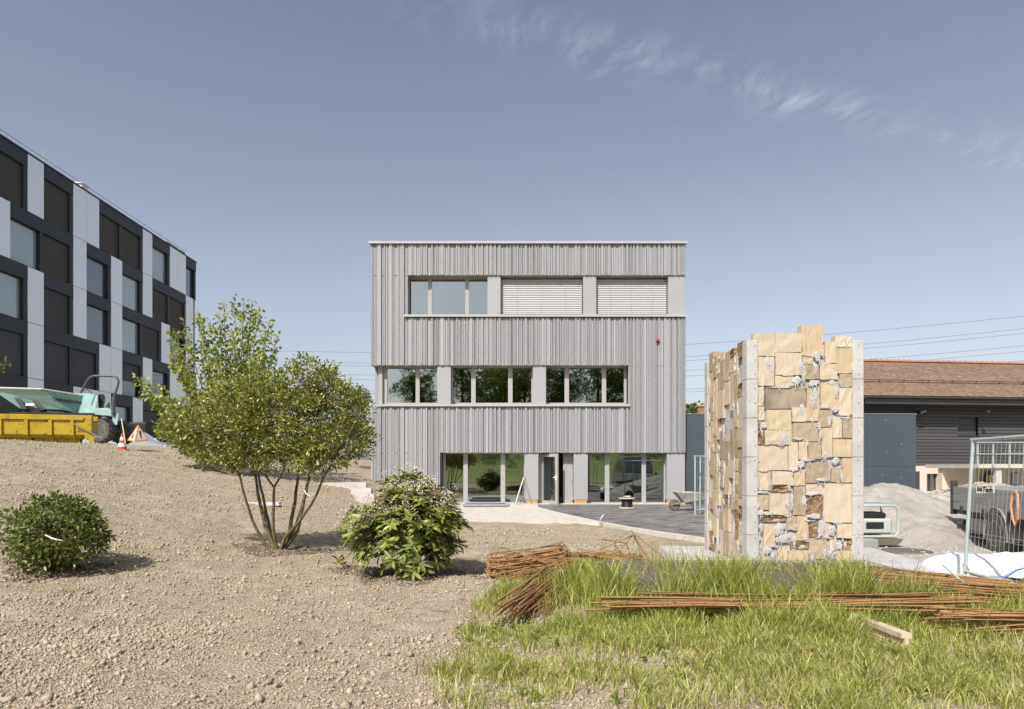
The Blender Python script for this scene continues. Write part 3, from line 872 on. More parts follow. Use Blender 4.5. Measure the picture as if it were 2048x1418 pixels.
# roof rail and plant
b = MB(); b.tube([(OX-.3, ok(-9), OZ[0]+.55), (OX-.3, ok(kE)-1.5, OZ[0]+.55)], .022, 6)
for i in range(12):
    yy = ok(-4)+i*2.4
    b.tube([(OX-.3, yy, OZ[0]+.05), (OX-.3, yy, OZ[0]+.62+(.35 if i % 3 == 0 else 0))], .02, 5)
b.build('roof_rail', M_galv, office)
p = at(224, 412, 46.0)
b = MB(); b.box(OX-1.9, OX-1.1, 46.2, 46.9, OZ[0], OZ[0]+1.05); b.box(OX-2.0, OX-1.0, 46.1, 47, OZ[0]+1.05, OZ[0]+1.12); b.build('roof_vent', M_white, office)
b = MB(); b.box(OX-.7, OX-.35, 56.2, 59.3, OZ[0]+.09, OZ[0]+.45); b.build('roof_planting', M_leaf_yel, office)

# ================================================================== barn on the right
BYF = 34.0
def bpx(px, py, dY=0.0): 
    return at(px, py, BYF+dY)
brot = R(6.5)
bl0 = at(1729, 936, BYF)       # left front corner, at eye height
barn = thing('tiled_barn', 'long barn with old brown tile roof, dark slat siding and cream base', 'barn', (bl0.x, bl0.y, 0), brot, local=True)
def zb_(py): return EYE+(HOR-py)/F*BYF
BL = 17.0; BW = 8.4
ze = zb_(790); zr = 7.75; zsid = zb_(930)
M_side = pm('dark_siding', (.052, .050, .052), (.085, .082, .084), rough=.6, nscale=3, stretch=(.3, 4, 4), rand='object', spec=.4)
M_cream = pm('cream_render', (.62, .53, .42), (.70, .61, .50), rough=.9, nscale=1.2, bump=.1, bscale=60, c3=(.55, .46, .36), r3=.05)
M_tile = pm('clay_tile', (.17, .115, .085), (.37, .235, .165), rough=.85, nscale=2.2, rand='island', c3=(.24, .20, .155), r3=.2)
M_ridge = pm('ridge_tile', (.30, .13, .075), (.40, .19, .11), rough=.8, nscale=4, rand='object')
# roof overhang projects 0.95 m in front of the wall, the wall sits further back
OVH = 1.0
b = MB(); b.box(0.3, BL, OVH+.06, BW, 0, zsid-.01)
cb = MB()
# cream base with window openings
op = [(1832, 1858, 943), (1876, 1902, 948), (1918, 1937, 948)]
wins = [((px0-1729)/F*35.2+.35, (px1-1729)/F*35.2+.35) for px0, px1, _ in op]
xcur = 0.3
for (a, c) in wins[1:]:
    cb.box(xcur, a, OVH, OVH+.3, -.1, zsid-.004); cb.box(a, c, OVH, OVH+.3, zb_(948), zsid-.004); cb.box(a, c, OVH, OVH+.3, -.1, .25); xcur = c
cb.box(xcur, BL, OVH, OVH+.3, -.1, zsid-.004)
cb.build('base_wall', M_cream, barn)
MB().box(.3, BL, OVH+.32, BW, 0, ze-.1).build('core_wall', M_membrane, barn)
for (a, c) in wins[1:]:
    w = bpy.data.objects.new('window', None); col.objects.link(w); w.parent = barn; OFF[w] = OFF[barn]
    f = MB(); f.box(a, a+.05, OVH+.2, OVH+.27, .25, zb_(948)); f.box(c-.05, c, OVH+.2, OVH+.27, .25, zb_(948)); f.box((a+c)/2-.03, (a+c)/2+.03, OVH+.2, OVH+.27, .25, zb_(948)); f.build('frame', M_side, w)
    MB().box(a+.04, c-.04, OVH+.24, OVH+.25, .25, zb_(948)).build('pane', M_glass, w)
# side door below the siding
a, c = wins[0]; c = a+.72
dr = bpy.data.objects.new('door', None); col.objects.link(dr); dr.parent = barn; OFF[dr] = OFF[barn]
dd = MB(); z = .03
while z < zb_(943)-.05:
    dd.box(a-.1, c, OVH-.05, OVH-.004, z, min(z+.125, zb_(943))); z += .135
dd.build('door_planks', M_side, dr)
MB().box(a+.1, a+.45, OVH-.06, OVH-.052, zb_(959), zb_(953)).build('notice', M_white, dr)
b = MB(); b.lathe([(.0, 0), (.11, 0), (.11, .006), (.0, .006)], 20, (a+.2, OVH-.055, zb_(966)), Matrix.Rotation(R(90), 3, 'X')); b.build('round_sign', M_white, dr)
b = MB(); b.lathe([(.085, 0), (.105, 0), (.105, .003), (.085, .003)], 20, (a+.2, OVH-.063, zb_(966)), Matrix.Rotation(R(90), 3, 'X')); b.box(a+.13, a+.27, OVH-.068, OVH-.064, zb_(968), zb_(965)); b.build('sign_print', M_rust, dr)
# horizontal siding boards
ub2 = unit_box(); ub2.materials.append(M_side)
dwin0 = (1952-1729)/F*35.3+.1; dwin1 = (1994-1729)/F*35.3+.2
z = zsid
j = 0
while z < ze+.25:
    zt_ = z+.148
    if zb_(868) < z+.08 < zb_(826):
        spans = [(.25, dwin0), (dwin1, BL)]
    else:
        spans = [(.25, BL)]
    for (a, c) in spans:
        cut = a + (c-a)*random.uniform(.3, .7)
        for (p, q) in ((a, cut-.004), (cut+.004, c)):
            shared(ub2, 'siding_board', barn, ((p+q)/2, OVH-.02+random.uniform(0, .006), z), (q-p, .05, .148), (R(-7), 0, 0))
    z += .172; j += 1
# recessed shutter
for i in range(9):
    shared(ub2, 'shutter_slat', barn, ((dwin0+dwin1)/2, OVH+.16, zb_(868)+.12*i), (dwin1-dwin0, .03, .112))
# roof: slopes, tiles, ridge, gutter
b = MB()
ridge_y = BW/2+OVH*.5
b.add([(0, 0, ze), (BL, 0, ze), (BL, ridge_y, zr), (0, ridge_y, zr), (0, 0, ze-.16), (BL, 0, ze-.16), (BL, ridge_y, zr-.16), (0, ridge_y, zr-.16)],
      [(0,1,2,3),(7,6,5,4),(0,4,5,1),(2,6,7,3),(0,3,7,4),(1,5,6,2)])
b.add([(0, ridge_y, zr), (BL, ridge_y, zr), (BL, 2*ridge_y, ze), (0, 2*ridge_y, ze), (0, ridge_y, zr-.16), (BL, ridge_y, zr-.16), (BL, 2*ridge_y, ze-.16), (0, 2*ridge_y, ze-.16)],
      [(0,1,2,3),(7,6,5,4),(0,4,5,1),(2,6,7,3),(0,3,7,4),(1,5,6,2)])
roof = b.build('roof', M_membrane, barn)
b = MB(); b.add([(0.25, OVH, ze-.15), (0.25, 2*ridge_y-OVH, ze-.15), (.25, ridge_y, zr-.17)], [(0, 1, 2)]); b.build('gable_wall', M_side, barn)
sl_ = math.hypot(ridge_y, zr-ze); pitch = math.atan2(zr-ze, ridge_y)
rowsn = 34; step = sl_/rowsn; tw = .172
tv, tf = [], []
rr = random.Random(3)
for r_ in range(rowsn):
    s0 = r_*step-.05
    x = (.09 if r_ % 2 else 0)-.02
    while x < BL:
        w = tw-.008
        sag = rr.uniform(-.006, .008)
        p = [(x, s0, .035+sag), (x+w/2, s0-.012, .04+sag), (x+w, s0, .035+sag+rr.uniform(-.005, .005)), (x+w, s0+step*1.35, .006), (x, s0+step*1.35, .006)]
        base = len(tv)
        for dz in (0, -.034):
            for (u_, s_, h_) in p:
                hh = h_+dz
                tv.append((u_, s_*math.cos(pitch)-hh*math.sin(pitch), ze+s_*math.sin(pitch)+hh*math.cos(pitch)))
        tf.append((base, base+1, base+2, base+3, base+4)); 
        tf.append((base+5, base+6, base+1, base)); tf.append((base+6, base+7, base+2, base+1)); tf.append((base+7, base+8, base+3, base+2)); tf.append((base, base+4, base+9, base+5))
        x += tw
me = bpy.data.meshes.new('roof_tiles'); me.from_pydata(tv, [], tf)
tag(link('roof_tiles', me, M_tile, roof), kind='stuff')
rt = MB(); n_ = 7
pr = [(.13*math.cos(math.pi*i/(n_-1)), .11*math.sin(math.pi*i/(n_-1))) for i in range(n_)]
vs = [(0, y_*1.0, z_) for y_, z_ in pr]+[(.40, y_*1.12, z_*1.15) for y_, z_ in pr]+[(.40, y_*1.12-0, z_*1.15-.02) for y_, z_ in pr]
rt.add(vs, [(i, i+1, n_+i+1, n_+i) for i in range(n_-1)]+[(n_+i, n_+i+1, 2*n_+i+1, 2*n_+i) for i in range(n_-1)])
rt.add([(.33, -.012, .11), (.37, -.012, .11), (.37, .012, .11), (.33, .012, .11), (.33, -.012, .16), (.37, -.012, .16), (.37, .012, .16), (.33, .012, .16)], [(4,5,6,7),(0,1,5,4),(1,2,6,5),(2,3,7,6),(3,0,4,7)])
rme = bpy.data.meshes.new('ridge_tile'); rme.from_pydata(rt.v, [], rt.f); rme.materials.append(M_ridge)
x = -.02
while x < BL-.3:
    shared(rme, 'ridge_tile', roof, (x, ridge_y, zr+.02), (1, 1, 1), (0, R(random.uniform(-1, 1)), 0)); x += .36
b = MB()
for i in range(9):
    a0 = math.pi*(1+i/8); 
    b.v.append((0, -.09+.08*math.cos(a0), ze-.06+.08*math.sin(a0))); b.v.append((BL, -.09+.08*math.cos(a0), ze-.06+.08*math.sin(a0)))
b.f += [(2*i, 2*i+1, 2*i+3, 2*i+2) for i in range(8)]
for i in range(18): b.box(i*.95+.1, i*.95+.13, -.175, -.01, ze-.145, ze-.135)
b.build('gutter', pm('brown_zinc', (.10, .09, .085), (.14, .125, .115), rough=.45, metal=.4), roof)
MB().box(.1, BL, .06, .11, ze-.42, ze-.165).build('fascia_board', M_side, roof)
# snow guard: two rails on brackets
b = MB()
sg = sl_*.34
for h_ in (.08, .17):
    y_ = sg*math.cos(pitch)-h_*math.sin(pitch); z_ = ze+sg*math.sin(pitch)+h_*math.cos(pitch)
    b.tube([(0, y_, z_), (BL, y_, z_)], .018, 5)
for i in range(11):
    xx = .5+i*1.42; b.obox((xx, sg*math.cos(pitch)-.1*math.sin(pitch), ze+sg*math.sin(pitch)+.1*math.cos(pitch)), (.03, .05, .24), Matrix.Rotation(pitch, 3, 'X'))
b.build('snow_guard', pm('guard_brown', (.10, .06, .045), (.15, .09, .065), rough=.7), roof)
# wall lamps
for i, (px, lb) in enumerate(((1840, 'black wall floodlight under the barn eaves above the slate annex'), (1973, 'small black wall lamp over the barn shutter'))):
    p = at(px, 823, 35.0)
    t_ = thing('wall_lamp', lb, 'lamp', p)
    s_ = 1.0 if i == 0 else .5
    MB().obox(p+Vector((0, -.15*s_, 0)), (.36*s_, .28*s_, .10*s_), Matrix.Rotation(R(-25), 3, 'Y')).build('head', M_black, t_)
    MB().obox(p+Vector((.03, -.17*s_, -.06*s_)), (.26*s_, .18*s_, .02*s_), Matrix.Rotation(R(-25), 3, 'Y')).build('lens', M_white, t_)
    MB().box(p.x-.12*s_, p.x-.05*s_, p.y-.1, p.y+.25, p.z-.04*s_, p.z+.04*s_).build('bracket', M_black, t_)

# loading platform with railing in front of the barn
PY = 28.6
pl = thing('loading_platform', 'concrete loading platform on a post beside the barn', 'platform', (at(2010, 990, PY).x, PY, 0))
zp = EYE+(HOR-928)/F*PY; x0 = (1952-CX)/F*PY
MB().box(x0, x0+6, PY, PY+3.5, zp-.17, zp).build('deck', M_conc, pl)
MB().bevbox((1996-CX)/F*PY, (2007.5-CX)/F*PY, PY+.1, PY+.33, 0, zp-.172, .01).build('post', M_conc_w, pl)
MB().box(x0+.1, x0+6, PY+2.4, PY+2.7, 0, zp-.172).build('back_wall', M_cream, pl)
rl = thing('platform_railing', 'galvanised steel railing along the loading platform edge', 'railing', (x0+1, PY, zp))
b = MB()
for px in (1954, 1985, 2018, 2047, 2078, 2108):
    xx = (px-CX)/F*PY; MB().box(xx-.03, xx+.03, PY-.06, PY-.004, zp-.12, EYE+(HOR-884)/F*PY).build('post', M_galv, rl)
for py in (885, 908):
    zz = EYE+(HOR-py)/F*PY; MB().tube([(x0-.05, PY-.1, zz), (x0+5, PY-.1, zz)], .024, 6).build('rail', M_galv, rl)
hr = thing('hose_reel', 'round black hose reel on the shaded wall under platform', 'hose reel', at(1978, 957, PY+2.3))
c = at(1978, 957, PY+2.3)
b = MB()
for r_ in (.22, .27, .32):
    b.tube([c+Vector((r_*math.cos(a), -.06-.05*(r_ > .25), r_*math.sin(a))) for a in np.linspace(0, 2*math.pi, 25)[:-1]], .035, 6, closed=True)
b.build('hose', M_black, hr)
b = MB(); b.lathe([(.0, 0), (.17, 0), (.17, .03), (0, .03)], 20, c+Vector((0, -.03, 0)), Matrix.Rotation(R(90), 3, 'X')); b.build('drum', pm('yellow_metal', (.5, .36, .05), (.55, .4, .06)), hr)
# ================================================================== sample wall tower of wood blocks
TX0, TX1, TY0, TY1, TZ = 3.27, 4.90, 9.26, 11.3, 3.28
M_pale = pm('pale_block', (.48, .395, .275), (.62, .53, .395), rough=.8, nscale=5, ndetail=8, stretch=(5, 5, .6), bump=.6, bscale=16, rand='object', c3=(.60, .57, .53), r3=.10, contrast=1.5)
M_yel = pm('fresh_block', (.47, .37, .235), (.58, .47, .325), rough=.75, nscale=4, ndetail=8, stretch=(6, 6, .5), bump=.45, bscale=12, rand='object', c3=(.34, .23, .12), r3=.06, contrast=1.5)
M_tan = pm('tan_block', (.31, .24, .155), (.46, .37, .25), rough=.85, nscale=6, ndetail=8, stretch=(5, 5, .6), bump=.4, bscale=20, rand='object', c3=(.55, .52, .48), r3=.12)
M_weath = pm('weathered_block', (.13, .105, .08), (.40, .33, .25), rough=.9, nscale=3.2, ndetail=8, stretch=(1, 1, .7), bump=.4, bscale=20)
M_rot = pm('rotten_block', (.15, .09, .045), (.44, .31, .185), rough=.95, nscale=14, ndetail=8, bump=1.0, bscale=30, bdist=.06)
M_mortar = pm('mortar', (.38, .37, .36), (.55, .54, .53), rough=.9, nscale=5, ndetail=9, bump=.5, bscale=30, bdist=.03, c3=(.36, .35, .34), r3=.15)
tower = thing('block_tower', 'tall sample wall of pale wood blocks set in mortar with riveted concrete corners', 'tower', ((TX0+TX1)/2, (TY0+TY1)/2, 0.1))
b = MB()
b.box(TX0+.05, TX1-.05, TY0+.05, TY1-.05, 0, TZ-.06)
b.build('mortar_core', M_mortar, tower)
def strip(x0, x1, y0, y1):
    for i in range(6):
        z0 = .02+i*(TZ-.02)/6
        MB().bevbox(x0, x1, y0, y1, z0+.002, z0+(TZ-.02)/6-.002, .006).build('corner_strip', M_conc_w, tower)
CW = .165
strip(TX0, TX0+.155, TY0, TY0+CW*1.15); strip(TX1-.155, TX1, TY0, TY0+CW); strip(TX0, TX0+CW, TY1-.17, TY1); strip(TX1-CW, TX1, TY1-.17, TY1)
b = MB()
zz = .1
while zz < TZ-.05:
    for xx in (TX0+.115, TX1-.07): b.cyl((xx, TY0-.003, zz), .009, .01, 8, 'y')
    for yy in (TY0+.10, TY1-.08): b.cyl((TX0-.003, yy, zz+.03), .009, .01, 8, 'x')
    zz += .215 if int(zz*10) % 2 else .20
b.build('rivets', pm('dark_rivet', (.16, .15, .15), (.2, .19, .19)), tower)
# front face blocks, as they are set in the wall
def fz(cy): return EYE+(HOR-(630+cy/2.579))/F*TY0
def fx(cx): return ((1380+cx/2.579)-CX)/F*TY0
P, Yw, Tn, Rt, Dk = M_pale, M_yel, M_tan, M_rot, M_weath
blocks = [(318,92,440,212,P),(442,92,578,190,P),(576,53,690,208,Yw),(700,135,760,248,Yw),(755,105,808,162,P),(809,107,860,162,P),(762,164,855,300,Yw),
(331,214,438,366,P),(443,192,580,309,P),(583,211,640,252,Yw),(592,254,670,330,Tn),(673,250,762,332,P),(776,302,860,367,Tn),(441,312,540,367,P),
(390,374,600,484,Dk),(339,368,384,469,Yw),(345,471,384,543,P),(396,488,526,591,Yw),(529,476,604,550,P),(604,376,667,548,Yw),(677,345,767,485,Yw),(769,370,860,510,P),
(667,490,734,577,Tn),(739,517,789,634,P),(791,530,856,634,Tn),(341,547,384,667,Rt),(387,593,524,669,P),(535,553,667,650,Tn),(682,580,738,734,P),(741,639,861,734,Yw),
(347,673,508,802,P),(511,656,561,799,P),(563,653,609,744,Yw),(611,653,681,744,Tn),(333,806,420,904,Yw),(425,806,540,877,P),(541,797,598,879,Yw),(602,759,721,865,Tn),
(731,787,778,864,Tn),(786,737,861,864,Yw),(425,880,505,916,Rt),(333,927,411,1007,Tn),(413,920,519,1030,P),(536,884,599,1034,Tn),(602,872,689,927,P),(606,932,687,1031,Rt),
(691,869,861,1071,P),(361,1036,499,1069,Rt),(503,1037,551,1110,Tn),(553,1037,611,1164,Yw),(381,1087,444,1194,Yw),(521,1169,616,1211,Rt),(619,1062,664,1149,Rt),
(619,1151,709,1261,Tn),(511,1214,611,1326,Yw),(416,1262,444,1326,Tn),(456,1202,504,1326,P),(761,1077,861,1149,P),(791,1151,861,1214,Rt),(756,1216,861,1326,Yw),(723,1156,757,1214,P),(366,1232,390,1326,Yw),(619,1264,754,1326,Tn),
(333,672,345,802,P),(690,1076,720,1150,P)]
def rough_block(x0, x1, z0, z1, proud, rnd, rotten=False):
    """block with wavering edges and a slightly uneven face (front at y = 0, towards -y)"""
    nx_, nz_ = 4, 4
    vs = []; 
    amp = .006 if not rotten else .016
    for j_ in range(nz_):
        for i_ in range(nx_):
            ex = i_ in (0, nx_-1); ez = j_ in (0, nz_-1)
            xx = x0+(x1-x0)*i_/(nx_-1)+(rnd.uniform(-.005, .005)); zz_ = z0+(z1-z0)*j_/(nz_-1)+(rnd.uniform(-.005, .005))
            dy_ = -proud+rnd.uniform(-amp, amp)*(1 if not (ex or ez) else .5)
            if rotten and not (ex or ez): dy_ += rnd.uniform(0, .05)
            vs.append((xx, dy_, zz_))
    fs = [(j_*nx_+i_, j_*nx_+i_+1, (j_+1)*nx_+i_+1, (j_+1)*nx_+i_) for j_ in range(nz_-1) for i_ in range(nx_-1)]
    ring = [i_ for i_ in range(nx_)]+[j_*nx_+nx_-1 for j_ in range(1, nz_)]+[(nz_-1)*nx_+i_ for i_ in range(nx_-2, -1, -1)]+[j_*nx_ for j_ in range(nz_-2, 0, -1)]
    n0 = len(vs)
    for r_ in ring: vs.append((vs[r_][0], .12, vs[r_][2]))
    m_ = len(ring)
    for q_ in range(m_):
        fs.append((ring[(q_+1) % m_], ring[q_], n0+q_, n0+(q_+1) % m_))
    fs.append(tuple(n0+q_ for q_ in range(m_)))
    return vs, fs
rb_ = random.Random(5)
rects = []
for (a, c, d, e, m) in blocks:
    x0, x1, z0, z1 = max(fx(a), TX0+.16) if a > 325 else TX0+.10, min(fx(d), TX1-.158), max(fz(e), .03), fz(c)
    rects.append((x0, x1, z0, z1))
    vs, fs = rough_block(x0+.002, x1-.002, z0+.002, z1-.002, rb_.uniform(.004, .022), rb_, m is M_rot)
    MB().add([(x_, y_+TY0+.03, z_) for x_, y_, z_ in vs], fs).build('wood_block', m, tower)
# left face: narrow upright blocks in wandering courses
y_ = TY0+.20
yc = [TY0+.20]
while yc[-1] < TY1-.19: yc.append(min(yc[-1]+rb_.choice((.13, .17, .22, .26)), TY1-.175))
lrects = []
for i in range(len(yc)-1):
    z_ = .03+rb_.uniform(0, .2)
    while z_ < TZ-.05:
        hgt = rb_.choice((.12, .2, .28, .36, .45))
        z2_ = min(z_+hgt, TZ+rb_.uniform(-.05, .08)) if z_+hgt < TZ-.1 else TZ+rb_.choice((-.04, .0, .03, .12))
        if rb_.random() < .86:
            m = rb_.choice((P, P, Yw, Yw, Tn, Tn, Rt))
            a, c = yc[i]+.004, yc[i+1]-.004
            if rb_.random() < .3: c -= .04
            vs, fs = rough_block(a, c, z_+.003, z2_-.003, rb_.uniform(.004, .022), rb_, m is M_rot)
            # turn the block to face -x
            MB().add([(v_[1]+TX0+.03, v_[0], v_[2]) for v_ in vs], [tuple(reversed(f_)) for f_ in fs]).build('wood_block', m, tower)
            lrects.append((a, c, z_, z2_))
        z_ = z2_
# right face in the same manner
for i in range(len(yc)-1):
    z_ = .03+rb_.uniform(0, .2)
    while z_ < TZ-.05:
        hgt = rb_.choice((.16, .24, .32, .42)); z2_ = min(z_+hgt, TZ) if z_+hgt < TZ-.1 else TZ
        if rb_.random() < .88:
            m = rb_.choice((P, P, Yw, Yw, Tn, Tn, Rt))
            vs, fs = rough_block(yc[i]+.004, yc[i+1]-.004, z_+.003, z2_-.003, rb_.uniform(.004, .02), rb_, m is M_rot)
            MB().add([(TX1-.03-v_[1], v_[0], v_[2]) for v_ in vs], fs).build('wood_block', m, tower)
        z_ = z2_
# mortar squeezed out over the joints
def blob(u, v_, su, sv, t, rnd, drips=True):
    n_ = 24
    ang = [2*math.pi*i/n_ for i in range(n_)]
    rim = [(u+su*math.cos(a)*rnd.uniform(.6, 1.2), v_+sv*math.sin(a)*rnd.uniform(.6, 1.2)) for a in ang]
    mid = [(u+(p-u)*.72, v_+(q-v_)*.72) for p, q in rim]
    vs = [(p, .012, q) for p, q in rim]+[(p, -t*rnd.uniform(.85, 1.05), q) for p, q in mid]+[(u, -t, v_)]
    fs = [(i, (i+1) % n_, n_+(i+1) % n_, n_+i) for i in range(n_)]+[(n_+i, n_+(i+1) % n_, 2*n_) for i in range(n_)]
    return vs, fs
mf = MB(); 
gap = [(400,250,20,40),(425,270,14,30),(575,255,12,40),(590,300,14,50),(660,215,18,28),(650,272,14,30),(735,350,30,14),(758,385,14,38),(640,350,28,20),(552,340,24,28),(378,420,8,48),(470,372,70,6),(365,575,10,35),(385,570,14,20),(488,640,22,35),(580,490,14,36),(640,420,20,55),(630,540,10,12),(700,475,26,10),(750,490,20,14),(722,545,12,30),(800,515,46,6),(675,610,6,44),(560,640,24,6),(345,640,8,24),(345,745,14,40),(575,772,20,22),(610,748,36,8),(540,800,26,8),(700,730,12,25),(755,755,24,18),(855,790,8,30),(690,852,40,9),(785,830,8,34),(380,915,34,8),(410,840,5,34),(515,895,10,18),(528,960,9,48),(505,975,10,22),(590,960,14,30),(640,922,36,8),(360,1020,30,14),(400,1024,30,10),(645,1040,38,14),(690,1085,16,30),(680,1110,22,45),(735,1110,24,28),(465,1110,30,34),(480,1160,34,26),(760,1070,40,6),(370,1100,10,30),(345,1090,12,60),(400,1215,24,28),(430,1240,14,20),(350,1200,12,80),(585,1150,8,16),(600,1290,10,30),(700,1230,12,22),(735,1235,18,32),(775,1190,14,24),(640,1270,14,40),(858,1100,6,60),(340,1270,10,50),(480,1300,8,30),(858,560,6,20),(345,990,14,20),(360,1150,8,20),(540,1180,8,8),(850,1180,6,20)]
for (cx_, cy_, sx_, sy_) in gap:
    vs, fs = blob(fx(cx_), fz(cy_), sx_/2.579/F*TY0*1.1, sy_/2.579/F*TY0*1.1, rb_.uniform(.001, .004), rb_)
    mf = MB(); mf.add([(x_, y_+TY0+.008, z_) for x_, y_, z_ in vs], fs)
    for q_ in range(rb_.randint(0, 2)):       # drips
        dxp = cx_+rb_.uniform(-.8, .8)*sx_; dl = rb_.uniform(10, 28)
        mf.tube([(fx(dxp), TY0+.004, fz(cy_+sy_*.5)), (fx(dxp+rb_.uniform(-2, 2)), TY0-.002, fz(cy_+sy_*.8+dl*.6)), (fx(dxp+rb_.uniform(-2, 2)), TY0+.004, fz(cy_+sy_*.8+dl))], [.007, .006, .003], 6)
    mf.build('mortar_patch', M_mortar, tower, True)
for q_ in range(85):
    x0, x1, z0, z1 = rb_.choice(rects)
    if rb_.random() < .5: cu, cv, su, sv = rb_.choice((x0, x1)), rb_.uniform(z0, z1), rb_.uniform(.006, .018), rb_.uniform(.03, .09)
    else: cu, cv, su, sv = rb_.uniform(x0, x1), rb_.choice((z0, z1)), rb_.uniform(.03, .10), rb_.uniform(.005, .016)
    vs, fs = blob(cu, min(cv, TZ-.08), su, sv, rb_.uniform(.0, .003), rb_)
    MB().add([(x_, y_+TY0+.009, z_) for x_, y_, z_ in vs], fs).build('mortar_patch', M_mortar, tower, True)
for q_ in range(46):
    a, c, z0, z1 = rb_.choice(lrects)
    vs, fs = blob(rb_.choice((a, c)), rb_.uniform(z0, z1), rb_.uniform(.015, .06), rb_.uniform(.04, .16), rb_.uniform(.001, .004), rb_)
    mf = MB(); mf.add([(v_[1]+TX0+.008, v_[0], v_[2]) for v_ in vs], [tuple(reversed(f_)) for f_ in fs])
    mf.build('mortar_patch', M_mortar, tower, True)
# slab that the tower stands on
sb = thing('concrete_slab', 'pale concrete slab under the wood block tower', 'slab', (4.6, 10.3, 0))
MB().hull([(2.42, 9.55, .12), (2.62, 11.75, .12), (6.25, 11.75, .12), (6.1, 9.5, .1), (5.6, 8.75, .09), (3.0, 8.95, .1), (2.36, 9.5, -.1), (2.56, 11.8, -.1), (6.3, 11.8, -.1), (6.15, 9.45, -.1), (5.65, 8.7, -.1), (2.95, 8.9, -.1)]).build('slab', M_conc_w, sb)
# bring tower onto the slab
tower.location.z = .1

M_cabblue = pm('pale_blue_plastic', (.35, .55, .72), (.45, .64, .78), rough=.4)
# ================================================================== reinforcing steel
def stirrup_mesh(w, h, r=.006, n=5, rad=.035):
    pts = []
    for (cx_, cy_, a0) in ((w/2-rad, h/2-rad, 0), (-w/2+rad, h/2-rad, 90), (-w/2+rad, -h/2+rad, 180), (w/2-rad, -h/2+rad, 270)):
        for k_ in range(4):
            a = R(a0+k_*30); pts.append((cx_+rad*math.cos(a), cy_+rad*math.sin(a), 0))
    b = MB(); b.tube(pts, r, n, closed=True)
    b.tube([(w/2-.01, h/2-.03, .012), (w/2-.10, h/2-.10, .014)], r, n)
    me = bpy.data.meshes.new('stirrup'); me.from_pydata(b.v, [], b.f); me.materials.append(M_rust)
    for p in me.polygons: p.use_smooth = True
    return me
def gz(x, y): return float(H(x, y))
st1 = stirrup_mesh(1.02, .40, .009)
rr = random.Random(11)
bs = thing('stirrup_stack', 'stack of rusty rectangular rebar stirrups beside the soil', 'rebar', (.25, 9.05, 0))
for i in range(34):
    o = shared(st1, 'stirrup', bs, (.22+rr.uniform(-.05, .05), 9.15+rr.uniform(-.06, .06), .05+i*.0078), (1, 1, 1),
        (R(9+rr.uniform(-6, 6)), R(-8+rr.uniform(-5, 5)), R(4+rr.uniform(-10, 10))))
o = shared(st1, 'stirrup', bs, (.06, 8.72, .2), (.62, .9, 1), (R(70), R(18), R(-10)))
o = shared(st1, 'stirrup', bs, (.1, 8.85, .2), (.6, .8, 1), (R(60), R(25), R(20)))
st2 = stirrup_mesh(.9, .3, .0075)
bs2 = thing('stirrup_heap', 'tangled heap of rusty stirrups and hoops left of the mesh sheets', 'rebar', (1.2, 9.3, 0))
for i in range(34):
    shared(st2, 'stirrup', bs2, (.75+rr.uniform(-.12, .75), 9.05+rr.uniform(-.2, .45), .06+rr.uniform(0, .22)), (1, 1, 1), (R(rr.uniform(-14, 18)), R(rr.uniform(-10, 10)), R(rr.uniform(-15, 35))))
for (x_, y_, z_, rot) in ((1.55, 9.4, .30, (70, -20, 15)), (1.85, 9.45, .26, (80, 38, -20)), (1.5, 9.5, .30, (64, 10, 40)), (1.7, 9.4, .3, (75, 60, 5))):
    shared(st2, 'hoop', bs2, (x_, y_, z_), (.62, 1.1, 1), tuple(R(a) for a in rot))
def bar_bundle(name, label, n_, A, B, spread, r_=.007, z0=.03, z1=.12, bend=.0, hook=False, jit=.25, mat=None, sd=1):
    rnd = random.Random(sd)
    A = Vector((A[0], A[1], 0)); B = Vector((B[0], B[1], 0))
    t_ = thing(name, label, 'rebar', ((A.x+B.x)/2, (A.y+B.y)/2, 0))
    d = (B-A).normalized(); nn = Vector((-d.y, d.x, 0))
    for i in range(n_):
        o1 = rnd.uniform(-1, 1)*spread; o2 = o1+rnd.uniform(-.5, .5)*spread*.6
        a = A+nn*o1+d*rnd.uniform(-jit, jit); c = B+nn*o2+d*rnd.uniform(-jit, jit)
        za = rnd.uniform(z0, z1); zc = rnd.uniform(z0, z1)
        pts = []
        for k_ in range(5):
            q_ = k_/4
            p = a.lerp(c, q_); hz_ = gz(p.x, p.y)
            pts.append((p.x+rnd.uniform(-.008, .008), p.y+nn.y*bend*math.sin(math.pi*q_), max(hz_, 0)+za+(zc-za)*q_+rnd.uniform(-.004, .004)))
        if hook:
            p0 = Vector(pts[0]); pts = [p0+d*.05+nn*.10+Vector((0, 0, .03)), p0-d*.02+nn*.09+Vector((0, 0, .05)), p0-d*.045+nn*.03+Vector((0, 0, .02))]+pts
        MB().tube(pts, r_, 5).build('bar', mat or M_rust, t_, True)
    return t_
bar_bundle('bar_bundle', 'rusty bent bars running into the grass below the stirrup stack', 26, (-.02, 6.4), (.62, 8.6), .14, .0085, .07, .24, .06, sd=2)
bar_bundle('bar_bundle', 'short fan of rusty bars sunk in the grass edge', 14, (.2, 6.5), (.65, 7.7), .18, .007, .03, .14, .1, sd=3)
bar_bundle('bar_bundle', 'second layer of rusty bars reaching from stirrup stack to mesh sheets', 16, (.05, 8.1), (1.25, 9.35), .13, .007, .05, .20, sd=4)
bar_bundle('bar_bundle', 'long straight rusty bars lying across the grass on a timber beam', 26, (1.05, 6.3), (4.3, 6.32), .085, .009, .13, .27, jit=.35, sd=5)
bar_bundle('bar_bundle', 'rusty bars behind the long straight bundle', 16, (1.3, 6.6), (4.5, 6.75), .08, .008, .14, .26, jit=.35, sd=6)
